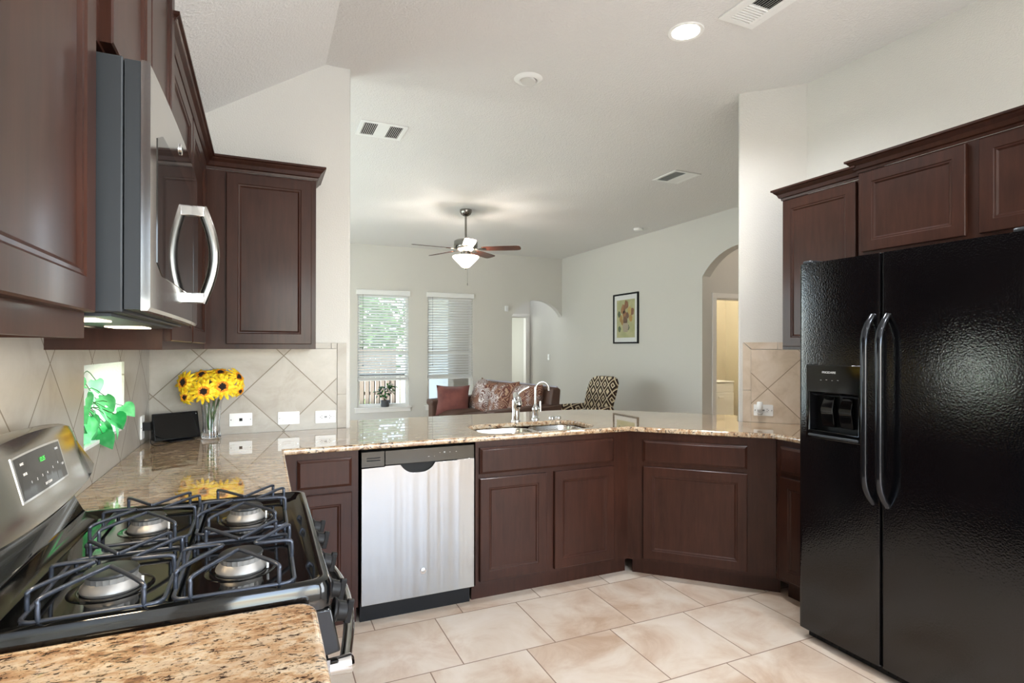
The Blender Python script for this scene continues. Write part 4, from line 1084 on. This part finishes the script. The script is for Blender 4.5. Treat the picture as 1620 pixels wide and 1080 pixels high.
# small plant on the left window sill
t = thing('potted_plant', 'small dark-leaved plant in a grey pot on the left living room window sill', 'plant', (2.385, FY - .005, WB + .002))
m = MB(); m.lathe([(.062, 0), (.066, .004), (.070, .10), (.072, .105), (.062, .105), (.058, .085), (.001, .085)], 24); m.build('pot', plain('grey_pot', '#4c4c50', .6), t, smooth=40)
m = MB(); rn = random.Random(5)
for i in range(95):
    a = rn.uniform(0, 2 * PI); rr = rn.uniform(.02, .16); z = .17 + rn.uniform(0, .17); x = (rr * math.cos(a)) * 1.1; 
    if x > .02: z += .05
    T = Matrix.Translation((x, rr * math.sin(a) * .45 - .02, z)) @ Matrix.Rotation(a, 4, 'Z') @ Matrix.Rotation(rn.uniform(-.3, 1.0), 4, 'Y') @ Matrix.Rotation(rn.uniform(-.6, .6), 4, 'X')
    leaf_mesh(m, T, .055, .03, .2)
m.build('foliage', leafmat('dark_leaf', '#1d4022', '#38662f', .15), t, smooth=60)
m = MB()
for q in ((-.08, -.0, .26), (.08, -.01, .32), (0, -.03, .28), (.13, .0, .27), (-.13, 0, .22)): m.tube([(0, 0, .08), (q[0] * .3, q[1], .15), q], .004, 6, 4)
m.build('stem', plain('brown_stem', '#4b3a25', .8), t, smooth=60)

# motion sensor on far wall, thermostat-like
t = thing('motion_sensor', 'small white wall sensor on the far wall left of the arch', 'sensor', (4.545, FY - .0005, 2.10))
m = MB(); m.prism(rrect(-.03, .03, -.05, .05, .012, 4), lambda u, v, q: (u, q, v), -.03, 0); m.build('body', M['white'], t, bevel=.006)
m = MB(); m.box(-.016, .016, -.034, -.029, -.03, .012); m.build('lens', M['whitemat'], t, bevel=.002)

# ------------------------------------------------------------------ framed picture (generic flower print)
t = thing('framed_picture', 'black-framed print of flowers in a pot with white mat on the living room wall', 'picture', (LX - .001, 7.21, 1.853), -PI / 2)
m = MB(); m.prism([(-.325, -.387), (.325, -.387), (.325, .387), (-.325, .387)], lambda u, v, q: (u, q, v), -.025, 0, [[(-.30, -.362), (-.30, .362), (.30, .362), (.30, -.362)]]); m.build('frame', M['black'], t, bevel=.003)
m = MB(); m.box(-.30, .30, -.010, -.004, -.362, .362); m.build('mat_board', M['whitemat'], t)
pa = NT('print_background'); n = pa.noise(pa.pos(), 7, 4); pa.set(Base_Color=pa.ramp(n, [(.35, lin('#a9ab78')), (.6, lin('#bcb98a'))]), Roughness=.4)
m = MB(); m.box(-.235, .235, -.0115, -.0102, -.295, .29); pr = m.build('print', pa.m, t)
cols = ['#9c6a3a', '#84512e', '#b08a45', '#6f4a35', '#c0a35a', '#4f5f3a', '#7d4a2c']
pm_ = [plain('print_flower_%d' % i, c, .6) for i, c in enumerate(cols)]
m = MB(); rn = random.Random(11)
bl = [(-.06, .14, .062, 0), (.02, .21, .05, 1), (.10, .12, .05, 4), (.17, .10, .045, 1), (-.17, .07, .04, 5), (-.12, .0, .045, 2), (-.03, .06, .05, 0), (.05, .05, .04, 3), (-.08, -.06, .04, 2), (.13, .0, .045, 2), (-.16, -.16, .035, 5), (.06, -.14, .04, 5), (-.01, -.04, .055, 3), (.0, -.10, .05, 3)]
for x, z, r_, ci in bl:
    m.cur = ci; n_ = 14
    ring = [(x + r_ * (1 + .18 * rn.uniform(-1, 1)) * math.cos(2 * PI * k / n_), -.0119 - .0001 * ci, z + r_ * (1 + .18 * rn.uniform(-1, 1)) * math.sin(2 * PI * k / n_) * 1.25) for k in range(n_)]
    m.add(ring, [tuple(range(n_))])
m.cur = 6
m.add([(-.06, -.0125, -.07), (.06, -.0125, -.07), (.08, -.0125, -.13), (.05, -.0125, -.21), (-.05, -.0125, -.21), (-.08, -.0125, -.13)], [(0, 1, 2, 3, 4, 5)])
pm_[6] = plain('print_pot', '#a99a86', .6); m.build('print_flowers', pm_, pr)
m = MB(); m.box(-.30, .30, -.0165, -.0150, -.362, .362); m.build('glazing', M['pane'], t)

# ------------------------------------------------------------------ sofa
def fabric(name, scale):
    t = NT(name); p = t.obj()
    d = t.new('ShaderNodeTexNoise'); t.l.new(p, d.inputs['Vector']); d.inputs['Scale'].default_value = 7; d.inputs['Detail'].default_value = 2
    ad = t.new('ShaderNodeMix', data_type='VECTOR'); ad.inputs[0].default_value = .10; t.l.new(p, ad.inputs[4]); t.l.new(d.outputs['Color'], ad.inputs[5])
    v = t.new('ShaderNodeTexVoronoi', feature='F1'); t.l.new(ad.outputs[1], v.inputs['Vector']); v.inputs['Scale'].default_value = scale
    rg = t.math('FRACT', t.math('MULTIPLY', v.outputs['Distance'], 5.5))
    big = t.noise(p, 3.5, 3, .5)
    c1 = t.ramp(rg, [(0, lin('#54302a')), (.35, lin('#bdb0aa')), (.55, lin('#dad5d4')), (.8, lin('#6e4a40'))])
    c2 = t.ramp(rg, [(0, lin('#46261f')), (.4, lin('#74402f')), (.7, lin('#a98b72')), (.9, lin('#5e3226'))])
    t.set(Base_Color=t.mix(t.ramp(big, [(.44, (0, 0, 0, 1)), (.52, (1, 1, 1, 1))]), c1, c2), Roughness=.8)
    return t.m
M['paisley'] = fabric('paisley_fabric', 11)
M['sofa'] = plain('brown_leather', '#4e362b', .5)
M['sofab'] = plain('sofa_piping_fabric', '#a9a8b4', .7)
def pillow(mb, T, w, h, th, n=10, puff=1.0, pinch=.06):
    def pt(u, v, s_):
        e = (1 - abs(u) ** 3.0) * (1 - abs(v) ** 3.0); e = max(0, e) ** .5
        k = 1 - pinch * (1 - (1 - abs(u)) * 1) * (1 - abs(v)) * 0
        px = u * w / 2 * (1 - pinch * (1 - v * v)); pz = v * h / 2 * (1 - pinch * (1 - u * u))
        return (px, s_ * th / 2 * e, pz)
    for s_ in (-1, 1):
        vs = [pt(-1 + 2 * i / n, -1 + 2 * j / n, s_) for i in range(n + 1) for j in range(n + 1)]
        fs = [(i * (n + 1) + j, (i + 1) * (n + 1) + j, (i + 1) * (n + 1) + j + 1, i * (n + 1) + j + 1) for i in range(n) for j in range(n)]
        mb.add(vs, fs, T)
SL = 1.8
th_s = R(-82)
t = thing('sofa', 'brown sofa with patterned back cushions standing in the living room', 'sofa', (3.24, 6.73, 0), th_s)
m = MB(); m.box(-SL / 2, SL / 2, -.45, .42, .10, .42); m.build('seat_base', M['sofa'], t, bevel=.02, seg=3)
m = MB(); m.loft([[(x, .25, .38), (x, .42, .38), (x, .47, .90), (x, .42, .93), (x, .34, .91)] for x in (-SL / 2 + .02, SL / 2 - .02)]); m.build('back', M['sofa'], t, bevel=.02, seg=3)
m = MB()
m.tube([(-SL / 2 + .03, .415, .925), (SL / 2 - .03, .415, .925)], .014, 8); m.build('piping', M['sofab'], t)
for s_ in (-1, 1):
    m = MB(); x0 = s_ * SL / 2
    xa, xb = (x0 - .02, x0 + .13) if s_ < 0 else (x0 - .13, x0 + .02)
    m.loft([[(xa, -.47, z), (xb, -.47, z), (xb, .44, z), (xa, .44, z)] for z in (.08, .60)] + [[(xa - .02, -.49, .63), (xb + .02, -.49, .63), (xb + .02, .44, .66), (xa - .02, .44, .66)], [(xa - .02, -.49, .69), (xb + .02, -.49, .69), (xb + .02, .44, .73), (xa - .02, .44, .73)]])
    m.build('arm', M['sofa'], t, bevel=.02, seg=3)
for k in range(3):
    x = -SL / 2 + .14 + .507 * (k + .5)
    m = MB(); pillow(m, Matrix.Translation((x, -.11, .49)) @ Matrix.Rotation(PI / 2, 4, 'X'), .50, .62, .17); m.build('seat_cushion', M['sofa'], t, smooth=70)
    m = MB(); pillow(m, Matrix.Translation((x, .20, .69)) @ Matrix.Rotation(R(-16), 4, 'X') @ Matrix.Rotation(R([6, -4, -2][k]), 4, 'Y'), .54, .54, .32); m.build('back_cushion', M['paisley'], t, smooth=70)
for sx in (-1, 1):
    for y in (-.40, .36): m = MB(); m.lathe([(.02, 0), (.03, .10)], 12, Matrix.Translation((sx * (SL / 2 - .06), y, 0))); m.build('leg', M['wood'], t)
rd = NT('rust_velvet'); n = rd.noise(rd.obj(), 6, 4); rd.set(Base_Color=rd.ramp(n, [(.35, lin('#58261f')), (.65, lin('#713a30'))]), Roughness=.8); rd.b.inputs['Sheen Weight'].default_value = .4
m = MB(); pillow(m, Matrix.Identity(4), .46, .42, .17, pinch=.09)
o = m.build('throw_pillow', rd.m, None, smooth=70); tag(o, 'square rust-red throw pillow leaning at the far arm of the sofa', 'pillow')
Ts = Matrix.Translation((3.24, 6.73, 0)) @ Matrix.Rotation(th_s, 4, 'Z')
o.matrix_world = Ts @ Matrix.Translation((-.66, -.22, .68)) @ Matrix.Rotation(R(58), 4, 'Z') @ Matrix.Rotation(R(-14), 4, 'X')

# ------------------------------------------------------------------ patterned armchair
def kilim():
    t = NT('kilim_fabric'); p = t.obj(); x = t.new('ShaderNodeSeparateXYZ'); t.l.new(p, x.inputs[0])
    u = t.math('MULTIPLY', t.math('ADD', x.outputs[0], t.math('MULTIPLY', x.outputs[1], .6)), 6.5); v = t.math('MULTIPLY', t.math('ADD', x.outputs[2], t.math('MULTIPLY', x.outputs[1], .3)), 5.0)
    a = t.math('ABSOLUTE', t.math('SUBTRACT', t.math('FRACT', u), .5)); b = t.math('ABSOLUTE', t.math('SUBTRACT', t.math('FRACT', v), .5))
    d = t.math('ADD', a, b)
    z = t.math('FRACT', t.math('MULTIPLY', d, 3.0))
    st = t.math('FRACT', t.math('MULTIPLY', u, 1.0))
    c = t.ramp(z, [(0, lin('#2c1a12')), (.32, lin('#e6d8bd')), (.6, lin('#8b7a5a')), (.78, lin('#3a2217'))], 'CONSTANT')
    c = t.mix(t.math('LESS_THAN', d, .14), c, lin('#dccdae'))
    t.set(Base_Color=c, Roughness=.9)
    return t.m
M['kilim'] = kilim()
t = thing('armchair', 'high-backed armchair in brown and cream kilim pattern near the right wall', 'armchair', (4.47, 6.55, 0), R(-84))
m = MB(); m.box(-.30, .30, -.36, .30, .18, .44); m.build('seat', M['kilim'], t, bevel=.04, seg=3)
m = MB(); m.loft([[(x, y + .02, z) for x, y in rrect(-hw_, hw_, .16 + dy, .30 + dy, .06, 4)] for z, hw_, dy in ((.36, .25, 0), (.60, .27, .05), (.80, .28, .11), (.92, .27, .15), (.98, .22, .17), (1.005, .14, .175))]); m.build('backrest', M['kilim'], t, smooth=60)
for s_ in (-1, 1):
    m = MB(); m.loft([[(s_ * .30 + q[0], y, .33 + q[1]) for q in arc_pts(0, .22, .07, 0, 360, 12)[:-1]] for y in (-.36, -.33, .28)]); m.box(s_ * .30 - .05, s_ * .30 + .05, -.34, .28, .18, .54); m.build('arm', M['kilim'], t, smooth=50)
for sx in (-1, 1):
    for y in (-.32, .28): m = MB(); m.lathe([(.015, 0), (.025, .19)], 10, Matrix.Translation((sx * .26, y, 0))); m.build('leg', M['wood'], t)

# ------------------------------------------------------------------ laundry room
lamp('laundry_lamp', 'POINT', (6.9, 6.5, 2.9), (0, 0, 0), 34, (1, .93, .78), shadow_soft_size=.12)
lamp('hall_lamp', 'POINT', (6.6, 4.3, 2.9), (0, 0, 0), 12, (1, .9, .78), shadow_soft_size=.12)
lamp('bedroom_daylight', 'AREA', (4.6, 11.9, 1.5), (R(90), 0, R(180)), 15, (.92, 1, .95), shape='RECTANGLE', size=1.0, size_y=1.4)
lamp('far_hall_light', 'POINT', (4.9, 10.0, 2.9), (0, 0, 0), 8, (.85, .92, 1), shadow_soft_size=.12)
t = thing('dryer', 'white clothes dryer with flat top in the yellow laundry room', 'dryer', (7.22, 6.90, 0))
m = MB(); m.box(-.34, .34, 0, .66, 0, .84); m.build('body', M['white'], t, bevel=.012, seg=3)
m = MB(); m.box(-.345, .345, -.015, .66, .842, .865); m.build('top', M['white'], t, bevel=.006)
m = MB(); m.box(-.335, .335, -.012, 0, .02, .68); dd = m.build('door', M['white'], t, bevel=.006)
m = MB(); m.box(.0, .11, -.03, -.011, .595, .625); m.build('handle', M['white'], dd, bevel=.005)
m = MB(); m.box(-.335, .335, -.008, 0, .69, .836); m.build('control_panel', M['white'], t, bevel=.003)
t = thing('closet_rod', 'dark rod end in a white bracket on the laundry room wall', 'rod', (7.34, 7.619, 1.735))
m = MB(); m.box(-.08, .10, -.02, 0, -.06, .06); m.build('bracket', M['white'], t, bevel=.004)
m = MB(); m.tube([(-.04, -.02, 0), (-.04, -.16, 0)], .016, 12); m.build('rod', M['slot'], t)

# ------------------------------------------------------------------ outdoors
gr = NT('lawn'); n = gr.noise(gr.pos(), 2.5, 5); gr.set(Base_Color=gr.ramp(n, [(.35, lin('#5d7a40')), (.65, lin('#94a56a'))]), Roughness=.9)
m = MB(); m.box(-14, 3.4, 12.7, 30, -.3, -.16); m.box(-14, 3.4, 9.4, 12.7, -.3, -.16); m.box(-9, -1.45, -8, 9.4, -.3, -.16)
struct(m.build('ground', gr.m))
m = MB(); m.box(-1.2, 3.4, 9.39, 12.3, -.155, -.06); struct(m.build('patio_slab', plain('concrete', '#b9b2a8', .8)))
M['tree'] = leafmat('tree_leaf', '#33602a', '#6f9a4c', .35)
def tree(label, x, y, h, r, seed):
    t = thing('tree', label, 'tree', (x, y, -.16), 0, 'trees beyond the fence'); rn = random.Random(seed)
    m = MB()
    for i in range(1500):
        a, b = rn.uniform(0, 2 * PI), math.acos(rn.uniform(-1, 1)); rr = r * rn.uniform(.55, 1.0)
        p = Vector((rr * math.sin(b) * math.cos(a), rr * math.sin(b) * math.sin(a), h + rr * math.cos(b) * 1.1))
        T = Matrix.Translation(p) @ Matrix.Rotation(rn.uniform(0, 6.28), 4, 'Z') @ Matrix.Rotation(rn.uniform(0, 3), 4, 'X'); s_ = rn.uniform(.08, .17)
        m.add([(-s_, 0, 0), (0, -s_ * .5, .02), (s_, 0, 0), (0, s_ * .5, .02)], [(0, 1, 2, 3)], T)
    m.build('crown', M['tree'], t)
    m = MB(); m.tube([(0, 0, 0), (.05, 0, h * .5), (0, 0, h)], .12, 8, 3)
    for k in range(6):
        a = k * 1.1; m.tube([(0, 0, h * .6), (.3 * r * math.cos(a), .3 * r * math.sin(a), h * .9), (.75 * r * math.cos(a), .75 * r * math.sin(a), h + .2)], lambda u: .05 * (1 - .8 * u), 6, 3)
    m.build('trunk', plain('bark', '#5b4a3a', .9) if seed == 1 else bpy.data.materials['bark'], t, smooth=60)
tree('leafy green tree seen through the left living room blind, leftmost', 1.0, 19.5, 2.6, 2.0, 1)
tree('leafy green tree seen through the left blind, middle of the row', 5.2, 22.5, 3.0, 2.1, 2)
tree('leafy green tree seen through the left blind, nearest the pale house', 3.1, 17.2, 2.1, 1.35, 3)
M['fence'] = plain('fence_wood', '#7d7062', .8)
t = thing('fence', 'wooden picket fence at the end of the garden behind the left window', 'fence', (-6.2, 15.2, -.16))
m = MB()
for i in range(72): m.box(.14 * i, .14 * i + .125, 0, .02, 0, 1.5 + .02 * (i % 2))
m.build('pickets', M['fence'], t)
m = MB(); m.box(0, 10, .02, .06, .3, .39); m.box(0, 10, .02, .06, 1.15, 1.24); m.build('rail', M['fence'], t)
t = thing('patio_railing', 'dark metal patio railing outside the left living room window', 'railing', (1.2, 12.2, -.06))
m = MB(); m.box(0, 2.4, -.02, .02, .86, .9); m.box(0, 2.4, -.02, .02, .1, .13)
for i in range(22): m.box(.11 * i, .11 * i + .016, -.008, .008, 0, .86)
m.build('bars', M['black'], t)
t = thing('neighbour_house', 'pale lap-sided house wall outside the right living room window', 'house', (4.05, 13.0, -.16))
m = MB()
m.box(0, 4, .03, .6, 0, 4)
for i in range(25): m.add([(0, .03, .16 * i), (4, .03, .16 * i), (4, .012, .16 * i), (0, .012, .16 * i), (0, .03, .16 * i + .16), (4, .03, .16 * i + .16), (4, .027, .16 * i + .16), (0, .027, .16 * i + .16)], [(0, 3, 2, 1), (4, 5, 6, 7), (3, 7, 6, 2), (0, 4, 7, 3), (1, 2, 6, 5)])
m.build('siding', plain('lap_siding', '#e4e6e6', .7), t)
t = thing('neighbour_house', 'cream stucco house wall outside the small window over the counter', 'house', (-4.6, -1, -.16))
m = MB(); m.box(-3, 0, 0, 9, 0, 3.2); m.build('wall', plain('cream_stucco', '#e6e2c8', .8), t)
m = MB(); m.prism([(-3.3, 3.2), (.4, 3.2), (-1.5, 4.6)], lambda u, v, q: (u, q, v), -.3, 9.3); m.build('roof', plain('shingle', '#6d655c', .9), t)
